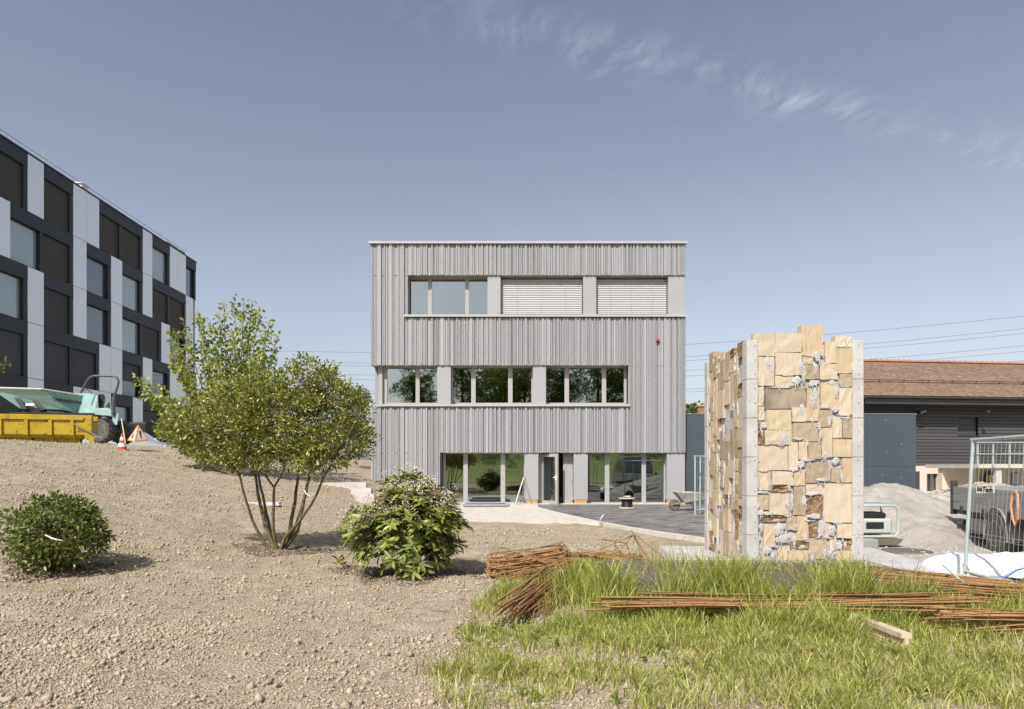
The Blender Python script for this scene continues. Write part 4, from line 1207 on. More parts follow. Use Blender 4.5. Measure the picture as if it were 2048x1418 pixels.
bar_bundle('bar_bundle', 'hooked rusty bars heaped in front of the steel fence', 30, (4.15, 7.6), (5.9, 6.75), .19, .009, .08, .32, hook=True, sd=7)
bar_bundle('bar_bundle', 'rusty bars fanning from tower foot toward the steel fence', 26, (4.5, 8.75), (5.85, 7.1), .14, .009, .08, .24, sd=8)
bar_bundle('bar_bundle', 'dark rusty bar bundle tied with wire at right edge', 30, (4.0, 5.95), (5.6, 5.75), .15, .008, .05, .24, jit=.3, sd=9)
bar_bundle('bar_bundle', 'few thin rusty bars in the short grass before the timber beam', 5, (1.45, 5.25), (2.95, 5.15), .10, .006, .02, .05, jit=.3, bend=.05, sd=10)
# steel mesh sheets
ms = thing('mesh_sheet_stack', 'stack of dark steel mesh sheets overgrown by tall grass', 'rebar mesh', (2.9, 8.1, .0))
sm = MB()
X0_, X1_, Y0_, Y1_ = 1.05, 4.75, 7.2, 8.95
def sheet_mesh():
    b = MB()
    y = 0
    while y <= 1.75: b.tube([(-1.85, y-.875, 0), (1.85, y-.875, 0)], .0055, 4); y += .125
    x = -1.8
    while x <= 1.81: b.tube([(x, -.9, .008), (x, .9, .008)], .0045, 4); x += .15
    me = bpy.data.meshes.new('mesh_sheet'); me.from_pydata(b.v, [], b.f); me.materials.append(M_steel_dark); return me
smm = sheet_mesh()
for i in range(7):
    shared(smm, 'mesh_sheet', ms, (2.9+rr.uniform(-.07, .07), 8.08+rr.uniform(-.05, .05), .06+i*.032), (1, 1, 1), (R(rr.uniform(-.4, .4)), R(rr.uniform(-.3, .3)), R(rr.uniform(-.8, .8))))
# paper tags
for (px, py, Y, s_, lb) in ((1670, 1216, 7.15, .11, 'white printed paper tag standing in the grass by the mesh sheets'), (1738, 1181, 8.3, .06, 'small white and red tag on the mesh sheet corner')):
    p = at(px, py, Y)
    t_ = thing('paper_tag', lb, 'tag', p)
    MB().obox(p, (s_, .003, s_*.95), Matrix.Rotation(R(-25), 3, 'X') @ Matrix.Rotation(R(38), 3, 'Y')).build('card', M_white, t_)
    m_ = Matrix.Rotation(R(-25), 3, 'X') @ Matrix.Rotation(R(38), 3, 'Y')
    pb_ = MB()
    for q_ in range(6): pb_.obox(p+m_ @ Vector((0, -.0028, s_*(-.3+.1*q_))), (s_*.7, .001, s_*.02), m_)
    pb_.build('print', M_black if s_ > .1 else MATS['red_plastic'], t_)
# timber formwork beam carrying the bars
tb = thing('timber_beam', 'short timber formwork beam under the long rusty bars', 'beam', (3.25, 5.75, 0))
M_beam = pm('beam_wood', (.50, .40, .27), (.62, .52, .38), rough=.8, nscale=5, stretch=(1, 1, 1), c3=(.42, .32, .2), r3=.1)
def beam(A, B, parent):
    A = Vector(A); B = Vector(B); d = (B-A).normalized(); s_ = Vector((-d.y, d.x, 0)).normalized(); u_ = d.cross(s_)*1
    if u_.z < 0: u_ = -u_
    def bx(w0, w1, h0, h1, nm):
        vs = [A+s_*w+u_*h for h in (h0, h1) for w in (w0, w1)]+[B+s_*w+u_*h for h in (h0, h1) for w in (w0, w1)]
        MB().hull(vs).build(nm, M_beam, parent)
    bx(-.045, .045, .09, .13, 'top_flange'); bx(-.018, .018, .035, .0898, 'web'); bx(-.045, .045, 0, .0348, 'bottom_flange')
beam((3.17, 6.75, .0), (3.22, 5.42, .02), tb)
tb2 = thing('timber_beam', 'timber bearer half hidden in grass under the mesh sheets', 'beam', (1.6, 7.6, 0))
beam((1.5, 8.8, -.06), (1.5, 7.05, -.06), tb2)

for (px, py, s_, m_, nm, lb) in ((963, 1199, .07, M_cabblue, 'plastic_scrap', 'light blue plastic scrap on soil by the rusty bars'), (1010, 1160, .10, M_white, 'plastic_scrap', 'crumpled white plastic under the rebar stirrup stack'), (1180, 1165, .12, M_conc_w, 'rubble_lump', 'grey concrete lump beside the mesh sheets')):
    p = ground_at(px, py); t_ = thing(nm, lb, 'litter' if 'plastic' in nm else 'rubble', p)
    MB().hull([p+Vector((rr.uniform(-s_, s_), rr.uniform(-s_*.6, s_*.6), rr.uniform(-.01, s_*.55))) for _ in range(16)]).build('scrap', m_, t_)
# ================================================================== mobile fences
def fence_panel(name, label, A, B, h, lean=(0, 0), wires=14, z0=.0, teal=True, sign=None):
    A = Vector(A); B = Vector(B); t_ = thing(name, label, 'fence', A)
    d = (B-A); L = d.length; d.normalize(); top = Vector((lean[0], lean[1], h))
    m1 = M_galv_teal if teal else M_galv
    MB().tube([A-Vector((0, 0, .0)), A+top], .022, 8).build('post', m1, t_, True)
    MB().tube([B, B+top], .022, 8).build('post', M_galv, t_, True)
    MB().tube([A+top-d*.04, B+top+d*.03], .022, 8).build('top_rail', M_galv, t_, True)
    MB().tube([A+top*.08, B+top*.08], .02, 8).build('bottom_rail', m1, t_, True)
    b = MB()
    for i in range(1, wires):
        p = A.lerp(B, i/wires)
        b.tube([p+top*.08, p+top], .0019, 4)
    b.build('vertical_wires', M_galv, t_)
    b = MB()
    for f_ in (.12, .33, .36, .62, .65, .90):
        b.tube([A+top*f_, B+top*f_], .003, 4)
    b.build('horizontal_wires', M_galv, t_)
    return t_
fp = fence_panel('mobile_fence', 'tall mobile steel fence panel with teal post beside the truck', (5.68, 8.35, .06), (5.57, 7.22, .06), 1.79, (.09, -.03), 14)
c = at(1973.5, 978, 7.95)
dn_ = Vector((5.57-5.68, 7.22-8.35, 0)).normalized()
nrm = Vector((-1, .1, 0)).normalized()
mid = at(1973.5, 979, 7.95)
bm_ = MB(); bm_.obox(mid+Vector((-.02, 0, 0)), (.006, .30, .085), Matrix.Rotation(R(-3), 3, 'X')); bm_.build('name_plate', M_white, fp)
lettering('ivaTech', .085, mid+Vector((-.026, 0, 0)), (0, -1, -.035), (0, 0, 1), M_black, fp, bold=.001, shear=.15)
MB().obox(mid+Vector((-.026, -.0, .037)), (.003, .26, .006), Matrix.Rotation(R(-3), 3, 'X')).build('plate_stripe', MATS['yellow_metal'], fp)
fence_panel('mobile_fence', 'mobile steel fence panel standing on the asphalt next to wheelbarrow', (5.56, 20.2, .08), (7.6, 21.6, .08), 1.78, (.0, .0), 20)
fence_panel('mobile_fence', 'second mobile fence panel leaning close behind the one on the asphalt', (5.86, 20.75, .08), (7.8, 22.3, .08), 1.76, (.02, .0), 20)
pp = thing('fence_brace', 'loose teal steel brace leaning over the rusty bars by the fence', 'pole', at(1940, 1180, 7.6))
MB().tube([at(1886, 1130, 8.0), at(1996, 1226, 7.05)], .014, 8).build('tube', M_galv_teal, pp, True)
pp2 = thing('fence_foot_tube', 'teal fence foot tube lying from post base to right', 'pole', at(1965, 1188, 7.9))
MB().tube([at(1926, 1172, 8.3), at(2004, 1206, 7.3)], .016, 8).build('tube', M_galv_teal, pp2, True)
fb1 = thing('fence_block', 'concrete block holding the foot of the teal fence post', 'block', (5.45, 8.3, 0))
MB().bevbox(5.28, 5.62, 8.0, 8.28, .01, .19, .015).build('block', M_conc, fb1)
fb2 = thing('fence_block', 'ribbed dark concrete fence foot at the fence base', 'block', (5.6, 7.95, 0))
MB().bevbox(5.65, 5.98, 7.75, 8.25, .02, .17, .015).build('block', M_gravel, fb2)
bb = MB()
for i in range(9): bb.box(5.66+i*.035, 5.675+i*.035, 7.735, 7.752, .03, .16)
bb.build('ribs', M_conc, fb2)

# ================================================================== big bag, manhole, compactor
bag = thing('big_bag', 'flat white woven big bag with blue straps lying on gravel', 'bag', (6.9, 9.7, .1))
M_bag = pm('white_woven', (.70, .69, .68), (.80, .79, .78), rough=.7, nscale=2, bump=.25, bscale=6, bdist=.06)
NB = 36
u_, v_ = np.meshgrid(np.linspace(-1, 1, NB), np.linspace(-1, 1, NB))
rad = np.maximum(np.abs(u_), np.abs(v_))**3
prof_ = np.clip(1-rad, 0, 1)**.5
ang_ = R(-28)
bxv = u_*1.15*(1-.10*v_**2); byv = v_*.62*(1-.12*u_**2)
Xb = 6.95+bxv*math.cos(ang_)-byv*math.sin(ang_); Yb = 9.15+bxv*math.sin(ang_)+byv*math.cos(ang_)
Zb = .07+prof_*(.19+.05*vnoise(Xb, Yb, .5, 41))+.05*vnoise(Xb*1.0+Yb*.6, Yb, .22, 42)*prof_+.03*np.abs(vnoise(Xb-Yb, Yb+Xb, .13, 43))*prof_
ii = np.arange(NB*NB).reshape(NB, NB)
qq = np.stack([ii[:-1, :-1], ii[:-1, 1:], ii[1:, 1:], ii[1:, :-1]], -1).reshape(-1, 4)
Vb = np.stack([Xb, Yb, Zb], -1).reshape(-1, 3)-np.array(OFF[bag])
link('sack', np_mesh('sack', Vb, qq), M_bag, bag, smooth=True)
M_blue = pm('blue_strap', (.16, .30, .55), (.24, .40, .66), rough=.7)
def drape(pts, w=.03, lift=.012):
    out_ = []
    for (x_, y_) in pts:
        k_ = np.argmin((Xb-x_)**2+(Yb-y_)**2); zz_ = Zb.ravel()[k_] if ((Xb-x_)**2+(Yb-y_)**2).min() < .01 else .09
        out_.append(Vector((x_, y_, zz_+lift)))
    b = MB()
    for i in range(len(out_)-1):
        a, c_ = out_[i], out_[i+1]; n__ = Vector((-(c_-a).y, (c_-a).x, 0)).normalized()*w/2
        b.add([a-n__, a+n__, c_+n__, c_-n__, a-n__+Vector((0,0,-.006)), a+n__-Vector((0,0,.006)), c_+n__-Vector((0,0,.006)), c_-n__-Vector((0,0,.006))], [(0,1,2,3),(4,7,6,5),(0,3,7,4),(1,5,6,2)])
    b.build('strap', M_blue, bag)
drape([(7.0+.1*i*.55, 9.45-.1*i) for i in range(8)]); drape([(6.0+.12*i, 9.9-.035*i) for i in range(9)], .02); drape([(6.3+.14*i, 8.72-.02*i) for i in range(8)], .05)
mh = thing('manhole_cover', 'round dark manhole cover set in the gravel behind big bag', 'manhole', (6.6, 11.1, .08))
MB().lathe([(.0, .03), (.33, .03), (.36, .045), (.38, .03), (.40, .0)], 32, (6.62, 11.15, .08)).build('cover', pm('cast_iron', (.10, .09, .085), (.16, .145, .135), rough=.6), mh)
cp = thing('plate_compactor', 'mint green vibrating plate compactor behind the block tower', 'compactor', (6.75, 12.4, .1))
M_mint = pm('mint_paint', (.38, .46, .42), (.52, .55, .49), rough=.5, nscale=3, c3=(.44, .42, .34), r3=.12)
cpx, cpy = 6.62, 12.3
MB().hull([(cpx-.42, cpy-.3, .22), (cpx+.42, cpy-.3, .22), (cpx+.42, cpy+.3, .22), (cpx-.42, cpy+.3, .22), (cpx-.38, cpy-.26, .1), (cpx+.36, cpy-.26, .1), (cpx+.36, cpy+.26, .1), (cpx-.38, cpy+.26, .1), (cpx+.5, cpy-.2, .2), (cpx+.5, cpy+.2, .2)]).build('base_plate', pm('worn_steel', (.16, .14, .11), (.26, .22, .17), rough=.7), cp)
MB().bevbox(cpx-.30, cpx+.28, cpy-.24, cpy+.24, .30, .58, .03).build('engine_housing', M_mint, cp)
MB().bevbox(cpx-.28, cpx+.20, cpy-.2, cpy+.2, .58, .69, .03).build('fuel_tank', M_black, cp)
MB().bevbox(cpx-.2, cpx+.12, cpy-.255, cpy-.24, .40, .52, .01).build('filter_cover', M_black, cp)
b = MB()
for s_ in (-.27, .27):
    b.tube([(cpx-.36, cpy+s_, .26), (cpx-.36, cpy+s_, .74), (cpx-.30, cpy+s_, .82), (cpx+.28, cpy+s_, .82), (cpx+.36, cpy+s_, .76), (cpx+.37, cpy+s_, .34), (cpx+.30, cpy+s_, .26), (cpx-.36, cpy+s_, .26)], .022, 7)
b.tube([(cpx+.3, cpy-.27, .82), (cpx+.3, cpy+.27, .82)], .022, 7)
b.build('roll_frame', M_mint, cp, True)
MB().bevbox(cpx-.30, cpx+.30, cpy-.24, cpy+.24, .80, .86, .02).build('top_cover', pm('grey_cover', (.22, .22, .22), (.3, .3, .3), rough=.6), cp)
MB().box(cpx-.25, cpx+.15, cpy-.245, cpy-.241, .81, .85).build('sticker', M_mint, cp)
cbk = thing('concrete_curb_piece', 'mossy grey concrete block below the mint compactor', 'block', (6.15, 11.6, .05))
MB().bevbox(5.7, 6.38, 11.55, 11.8, .06, .26, .02).build('block', pm('mossy_concrete', (.24, .26, .22), (.34, .35, .31), rough=.95, nscale=4), cbk)

# ================================================================== tipper truck
TA = Vector((8.62, 13.05, .04)); tdir = Vector((-.25, -.968, 0)).normalized()
truck = thing('tipper_truck', 'grey dropside tipper truck parked behind the steel fence', 'truck', TA, math.atan2(tdir.y, tdir.x), local=True)
M_alu = pm('grey_dropside', (.27, .265, .26), (.34, .335, .33), rough=.45, metal=.2, nscale=2)
M_dk = pm('truck_dark', (.03, .03, .032), (.055, .052, .05), rough=.6)
LB = 4.6
for i, (za, zb2) in enumerate(((.66, .80), (.808, .955), (.963, 1.10))):
    MB().bevbox(.08, LB, 0, .035, za, zb2, .008).build('side_board', M_alu, truck)
    MB().bevbox(.08, LB, 2.05, 2.085, za, zb2, .008).build('side_board', M_alu, truck)
MB().bevbox(-.0, .07, -.02, .09, .56, 1.22, .01).build('corner_post', M_dk, truck)
MB().bevbox(-.0, .07, 2.0, 2.11, .56, 1.22, .01).build('corner_post', M_dk, truck)
MB().bevbox(.0, .03, .1, 2.0, .66, 1.12, .008).build('tailgate', M_alu, truck)
MB().box(.05, LB, .04, 2.05, .58, .655).build('bed_floor', M_dk, truck)
MB().box(LB+.01, LB+.06, .0, 2.1, .6, 1.75).build('headboard', M_alu, truck)
MB().box(.3, 6.3, .65, .85, .38, .56).build('chassis_beam', M_dk, truck); MB().box(.3, 6.3, 1.25, 1.45, .38, .56).build('chassis_beam', M_dk, truck)
MB().bevbox(.5, 1.5, .12, .6, .28, .56, .03).build('tool_box', M_alu, truck)
b = MB(); b.box(.02, .07, .2, 1.9, .35, .45); b.build('rear_bumper', M_dk, truck)
for i in range(5): MB().box(.5+i*.95, .56+i*.95, -.03, -.002, .60, .74).build('latch', M_dk, truck)
def wheel(parent, c, r, w, axis='y', lugs=0, rim_m=None, rimr=.56):
    wh = bpy.data.objects.new('wheel', None); col.objects.link(wh); wh.parent = parent; OFF[wh] = OFF[parent]
    rot = Matrix.Rotation(R(90), 3, 'X')
    MB().lathe([(r*rimr, -w/2), (r*.9, -w/2), (r*.985, -w*.38), (r, -w*.2), (r, w*.2), (r*.985, w*.38), (r*.9, w/2), (r*rimr, w/2)], 32, c, rot).build('tyre', M_tyre, wh, True)
    rm = MB(); rm.lathe([(0, w*.20), (r*.16, w*.22), (r*.18, w*.3), (r*.42, w*.26), (r*.48, w*.46), (r*(rimr+.03), w*.51), (r*(rimr+.03), w*.40), (r*.4, -w*.1), (0, -w*.1)], 28, c, rot)
    for k_ in range(8):
        a = k_*math.pi/4; rm.cyl(Vector(c)+Vector((r*.28*math.cos(a), -w*.27, r*.28*math.sin(a))), r*.035, -.03*0-.02, 6, 'y')
    rm.build('rim', rim_m or M_galv, wh, True)
    if lugs:
        lg = MB()
        for k_ in range(lugs):
            for s_ in (-1, 1):
                a = 2*math.pi*(k_+(.5 if s_ > 0 else 0))/lugs
                cc = Vector(c)+Vector((r*1.0*math.cos(a), s_*w*.22, r*1.0*math.sin(a)))
                lg.obox(cc, (r*.10, w*.55, r*.07), Matrix.Rotation(-a+math.pi/2, 3, 'Y') @ Matrix.Rotation(s_*R(35), 3, 'Z'))
        lg.build('tread', M_tyre, wh)
    return wh
M_rimg = pm('silver_rim', (.36, .36, .36), (.46, .46, .46), rough=.5)
wheel(truck, (1.95, .09, .36), .37, .24, rim_m=M_rimg); wheel(truck, (1.95, 2.0, .36), .37, .24, rim_m=M_rimg)
wheel(truck, (5.75, .16, .36), .36, .24, rim_m=M_rimg); wheel(truck, (5.75, 1.94, .36), .36, .24, rim_m=M_rimg)
b = MB()
pts = [(1.95+.43*math.cos(R(a)), .36+.43*math.sin(R(a))) for a in range(-15, 200, 15)]
for i in range(len(pts)-1):
    (xa, za), (xc, zc) = pts[i], pts[i+1]
    b.add([(xa, -.03, za), (xc, -.03, zc), (xc, .32, zc), (xa, .32, za), (xa*.995+.0098, -.03, za+.015), (xc*.995+.0098, -.03, zc+.015), (xc*.995+.0098, .32, zc+.015), (xa*.995+.0098, .32, za+.015)], [(0,1,2,3),(4,7,6,5),(0,4,5,1),(3,2,6,7)])
b.build('mudguard', M_alu, truck)
MB().hull([(4.8, .0, .45), (4.8, 2.1, .45), (6.7, .0, .45), (6.7, 2.1, .45), (4.8, .05, 2.2), (4.8, 2.05, 2.2), (5.9, .1, 2.25), (5.9, 2.0, 2.25), (6.75, .05, 1.2), (6.75, 2.05, 1.2)]).build('cab', M_alu, truck)
b = MB(); b.add([(5.0, -.004, 1.25), (6.45, -.004, 1.25), (5.95, .04, 2.0), (5.0, .03, 2.0)], [(0, 1, 2, 3)]); b.build('side_window', M_glass, truck)
strap = MB(); 
strap.tube([(2.62, -.05, 1.04), (2.60, -.06, .85), (2.64, -.05, .66), (2.72, -.05, .56), (2.80, -.05, .66), (2.84, -.06, .85), (2.80, -.05, 1.04), (2.72, -.04, 1.10)], .018, 6, closed=True)
st = thing('lifting_strap', 'orange lifting strap looped over the truck side board', 'strap', TA+tdir*2.7)
o = strap.build('loop', pm('orange_webbing', (.55, .26, .13), (.65, .34, .19), rough=.8), None)
o.parent = truck; bpy.context.view_layer.update(); mw = o.matrix_world.copy(); o.parent = None; 
o.data.transform(Matrix.Translation(TA) @ Matrix.Rotation(math.atan2(tdir.y, tdir.x), 4, 'Z')); o.data.transform(Matrix.Translation(-Vector(st.location))); o.parent = st
# mirror on a stand behind the truck
mr = thing('mirror_stand', 'black framed mirror on a post behind the truck bed', 'mirror', at(2030, 985, 18.0))
c = at(2029.5, 958, 18.0)
MB().bevbox(c.x-.115, c.x+.115, 17.96, 18.03, c.z-.19, c.z+.19, .03).build('frame', M_black, mr)
MB().bevbox(c.x-.085, c.x+.085, 17.953, 17.965, c.z-.15, c.z+.15, .004).build('glass', pm('mirror_glass', (.08, .08, .085), (.10, .10, .105), rough=.1, spec=.8), mr)
MB().tube([(c.x, 18.05, 0), (c.x, 18.05, c.z)], .02, 8).build('post', M_black, mr)

# ================================================================== things in front of the house
dm = thing('cable_drum', 'wooden cable drum wound with black cable in front of window', 'cable drum', ((1254-CX)/F*23.6, 23.6, .08))
c = Vector(((1254-CX)/F*23.6, 23.6, .08))
M_ply = pm('drum_ply', (.52, .42, .28), (.62, .52, .38), rough=.8, nscale=5)
MB().lathe([(0, .0), (.29, .0), (.29, .035), (0, .035)], 28, c).build('lower_flange', M_ply, dm)
MB().lathe([(0, .33), (.29, .33), (.29, .365), (0, .365)], 28, c+Vector((0, 0, .0))).build('upper_flange', M_ply, dm)
b = MB()
for i in range(11): b.tube([c+Vector((.185*math.cos(a)+.006*math.sin(3*a+i), .185*math.sin(a), .055+i*.026+.006*math.sin(2*a+i*2))) for a in np.linspace(0, 2*math.pi, 22)[:-1]], .015, 5, closed=True)
b.build('cable', M_black, dm, True)
MB().lathe([(0, .03), (.17, .03), (.17, .34), (0, .34)], 20, c).build('core', M_black, dm)
MB().hull([c+Vector((random.uniform(-.17, .17), random.uniform(-.15, .15), .366+random.uniform(0, .09)*(1 if i > 6 else 0))) for i in range(18)]).build('cloth', M_conc_w, dm)
wb = thing('wheelbarrow', 'mortar splashed wheelbarrow standing behind the mobile fence', 'wheelbarrow', ((1374-CX)/F*22.2, 22.2, .08))
c = Vector(((1374-CX)/F*22.2, 22.2, .08))
M_tray = pm('splashed_tray', (.22, .21, .19), (.50, .47, .42), rough=.8, nscale=6)
b = MB()
top = [(-.42, -.32, .62), (.42, -.30, .60), (.42, .30, .60), (-.42, .32, .62)]; bot = [(-.16, -.2, .30), (.26, -.2, .30), (.26, .2, .30), (-.16, .2, .30)]
vo = [Vector(p)+c for p in top+bot]; vi = [Vector(p)*1+c+Vector((0, 0, .02)) for p in [(p[0]*.96, p[1]*.96, p[2]-.01) for p in top]+[(p[0]*.95, p[1]*.95, p[2]+.01) for p in bot]]
b.add(vo+vi, [(0,4,5,1),(1,5,6,2),(2,6,7,3),(3,7,4,0),(4,7,6,5),(8,9,13,12),(9,10,14,13),(10,11,15,14),(11,8,12,15),(12,13,14,15),(0,1,9,8),(1,2,10,9),(2,3,11,10),(3,0,8,11)])
b.build('tray', M_tray, wb)
MB().hull([c+Vector(p) for p in ((-.36, -.25, .57), (.38, -.25, .55), (.38, .25, .55), (-.36, .25, .57), (-.1, 0, .64), (.2, .05, .63))]).build('mortar_load', M_conc_w, wb)
for s_ in (-1, 1):
    MB().tube([c+Vector((-.50, s_*.06, .20)), c+Vector((-.1, s_*.2, .29)), c+Vector((.35, s_*.24, .36)), c+Vector((.85, s_*.28, .52))], .022, 7).build('handle', pm('handle_tube', (.2, .17, .13), (.3, .26, .2), rough=.8) if 'handle_tube' not in MATS else MATS['handle_tube'], wb, True)
    MB().tube([c+Vector((.25, s_*.22, .33)), c+Vector((.32, s_*.25, .0)), c+Vector((.15, s_*.2, .29))], .016, 6).build('leg', MATS['handle_tube'], wb, True)
wheel(wb, tuple(c+Vector((-.42, 0, .19))), .19, .09, rim_m=M_galv)
# grey plastic ducts lying before the window
du = thing('duct_bundle', 'grey plastic ducts and trunking lying before the left window', 'ducts', ((975-CX)/F*24.2, 24.2, .08))
M_duct = pm('grey_pvc', (.22, .23, .24), (.30, .31, .32), rough=.5)
for i, (a, c2, yy, rr2, zz) in enumerate(((928, 1016, 24.2, .05, .05), (925, 1012, 24.45, .045, .05), (930, 1010, 24.32, .04, .13), (935, 1019, 24.7, .05, .05), (930, 990, 24.9, .03, .03))):
    MB().tube([((a-CX)/F*yy, yy, .08+zz), ((c2-CX)/F*yy, yy+.15, .08+zz)], rr2, 10).build('duct', M_duct, du, True)
sp = thing('leaning_pole', 'pale green steel pole leaning on the left window', 'pole', at(1032, 1008, 25.7))
MB().tube([(at(1030, 1006, 25.75).x, 25.72, .08), (at(1048, 957, 26.0).x, 26.38, 1.12)], .025, 8).build('tube', pm('green_pole', (.45, .56, .50), (.55, .64, .58), rough=.5), sp, True)
cb2 = thing('loose_cables', 'loose grey cables hanging from the metal pier by the door', 'cable', at(1060, 1008, 25.9))
M_cab = pm('grey_cable', (.16, .15, .15), (.3, .29, .28), rough=.6)
rr = random.Random(4)
for i in range(4):
    xa = hx(1049)-.02+.02*i
    MB().tube([(xa, 26.06, .98+.06*i), (xa+.12-.2*(i % 2), 25.95, .6), (xa+.22-.25*(i % 2), 25.85, .25), (xa+.3-.5*(i % 2), 25.82, .09)], .007, 5).build('cable', M_cab, cb2, True)
gd = thing('conduit_stub', 'grey conduit sticking out at the path edge', 'conduit', at(1200, 1050, 17.3))
p = at(1199, 1051, 17.2)
MB().tube([(p.x, p.y, 0), (p.x+.01, p.y, .12), (p.x+.05, p.y, .22), (p.x+.11, p.y, .29)], .022, 8).build('tube', M_galv, gd, True)
# hanging lamp cable inside the left window
hb = thing('hanging_bulb', 'white cable with bare bulb hanging inside the left window', 'lamp', at(896, 915, 26.9))
q0 = at(896, 900, 27.2)
MB().tube([q0, at(896, 915, 27.2), at(894, 925, 27.2), at(902, 936, 27.2)], .012, 6).build('cable', M_white, hb)
MB().lathe([(0, -.05), (.03, -.03), (.035, .0), (.02, .04), (0, .05)], 12, at(902, 937, 27.2)).build('bulb', M_white, hb, True)
ps = thing('plastic_sheet', 'crumpled white plastic sheet behind the left window glass', 'sheet', at(905, 970, 27.4))
MB().hull([at(893, 975, 27.6), at(918, 962, 27.3), at(916, 948, 27.5), at(911, 945, 27.8), at(900, 955, 27.3), at(897, 978, 27.8), at(915, 975, 27.9)]).build('sheet', M_white, ps)

# ================================================================== steps and landing on the slope
stp = thing('concrete_steps', 'pale concrete steps and landing cut into the slope left of house', 'steps', (-7.2, 23.5, 1.0))
def slab(poly, z0, z1, nm): MB().prism([(x_, y_, z0) for x_, y_ in poly], (0, 0, z1-z0)).build(nm, M_conc, stp)
def gp(px, Y): return ((px-CX)/F*Y, Y)
zL = 1.0
slab([gp(537, 23.0), gp(600, 22.2), gp(690, 22.2), gp(732, 22.3), gp(735, 23.4), gp(690, 23.8), gp(600, 24.0), gp(545, 23.8)], .2, zL, 'landing')
slab([gp(702, 21.3), gp(742, 21.3), gp(744, 22.25), gp(703, 22.15)], .1, .84, 'step')
slab([gp(709, 20.3), gp(748, 20.3), gp(750, 21.25), gp(711, 21.25)], .0, .68, 'step')
slab([gp(521, 23.7), gp(604, 24.3), gp(601, 25.3), gp(517, 24.7)], .5, zL+.17, 'step')
slab([gp(500, 24.6), gp(590, 25.3), gp(586, 26.3), gp(496, 25.6)], .6, zL+.34, 'step')
slab([gp(515, 25.7), gp(572, 26.3), gp(568, 27.4), gp(512, 26.7)], .7, zL+.51, 'step')
pk = ground_at(503, 1010)
pl2 = thing('stone_edging', 'white stone edging strip lying on the bare slope', 'edging', pk)
MB().hull([(pk.x-.62, pk.y-.1, pk.z-.05), (pk.x+.62, pk.y+.15, pk.z-.02), (pk.x+.60, pk.y+.38, pk.z+.02), (pk.x-.6, pk.y+.15, pk.z-.02), (pk.x-.6, pk.y-.07, pk.z+.04), (pk.x+.6, pk.y+.17, pk.z+.05), (pk.x+.58, pk.y+.36, pk.z+.06), (pk.x-.58, pk.y+.12, pk.z+.06)]).build('strip', M_conc_w, pl2)
# ================================================================== skip and dumper on the plateau
SY = 25.0
sk = thing('yellow_skip', 'scratched yellow steel skip standing on the crest of the slope', 'skip', ((188-CX)/F*SY, SY, 2.45), R(15))
M_ysk = pm('scratched_yellow', (.34, .225, .010), (.48, .335, .018), rough=.5, nscale=2.2, ndetail=8, c3=(.10, .075, .045), r3=.12)
sx1 = (184-CX)/F*SY; sx0 = sx1-6.2
zt = EYE+(HOR-831)/F*SY; zb = 2.42
zlow = EYE+(HOR-876)/F*SY
b = MB(); b.box(sx0, sx1, SY+.02, SY+.06, zlow+.12, zt-.02); b.box(sx0, sx1, SY+.62, SY+.66, zlow+.12, zt-.02)
b.box(sx0, sx1, SY+.06, SY+.62, zlow+.10, zlow+.14); b.box(sx0, sx0+.04, SY+.06, SY+.62, zlow+.14, zt-.02); b.box(sx1-.04, sx1, SY+.06, SY+.62, zlow+.14, zt-.25)
b.add([(sx0, SY+.02, zlow+.12), (sx1, SY+.02, zlow+.12), (sx1, SY+.22, zlow-.02), (sx0, SY+.22, zlow-.02), (sx0, SY+.45, zlow-.02), (sx1, SY+.45, zlow-.02)], [(0, 3, 2, 1), (3, 4, 5, 2)])
b.build('shell', M_ysk, sk)
MB().bevbox(sx0-.02, sx1+.02, SY-.06, SY+.10, zt-.19, zt, .012).build('top_rail', M_ysk, sk)
MB().bevbox(sx0-.02, sx1+.02, SY+.58, SY+.72, zt-.19, zt, .012).build('top_rail', M_ysk, sk)
for px in (-80, -36, 27, 71, 112, 150):
    xx = (px-CX)/F*SY
    MB().hull([(xx-.05, SY-.05, zt-.19), (xx+.05, SY-.05, zt-.19), (xx+.05, SY+.02, zt-.19), (xx-.05, SY+.02, zt-.19), (xx-.06, SY-.05, zlow+.1), (xx+.06, SY-.05, zlow+.1), (xx-.06, SY+.25, zlow-.06), (xx+.06, SY+.25, zlow-.06)]).build('rib', M_ysk, sk)
MB().bevbox(sx1-.22, sx1+.02, SY-.07, SY+.06, zlow-.05, zt-.192, .012).build('end_post', M_ysk, sk)
MB().box(sx0+.1, sx1-.5, SY+.3, SY+.4, zb-.1, zlow-.0).build('runner', M_ysk, sk); MB().box(sx0+.1, sx1-.5, SY+.52, SY+.6, zb-.1, zlow-.0).build('runner', M_ysk, sk)
MB().tube([at(151, 848, SY-.1), at(170, 860, SY-.12), at(200, 878, SY-.15)], .03, 6).build('tailgate_rod', M_steel_dark, sk)
MB().hull([at(172, 868, SY-.08), at(186, 868, SY-.08), at(186, 884, SY-.08), at(180, 886, SY-.08), at(172, 868, SY-.03), at(186, 868, SY-.03), at(186, 884, SY-.03), at(180, 886, SY-.03)]).build('tail_bracket', M_ysk, sk)
M_ink = pm('dark_ink', (.02, .025, .03), (.03, .035, .04), rough=.6)
lettering('628 02 02', .17, at(7, 846, SY+.012), (1, 0, 0), (0, 0, 1), M_ink, sk, bold=.002)
em = MB(); c = at(10, 864, SY+.012)
em.lathe([(0, 0), (.25, 0), (.25, .006), (0, .006)], 28, c, Matrix.Rotation(R(90), 3, 'X') @ Matrix.Scale(1.35, 3, Vector((1, 0, 0))) @ Matrix.Scale(.75, 3, Vector((0, 1, 0))))
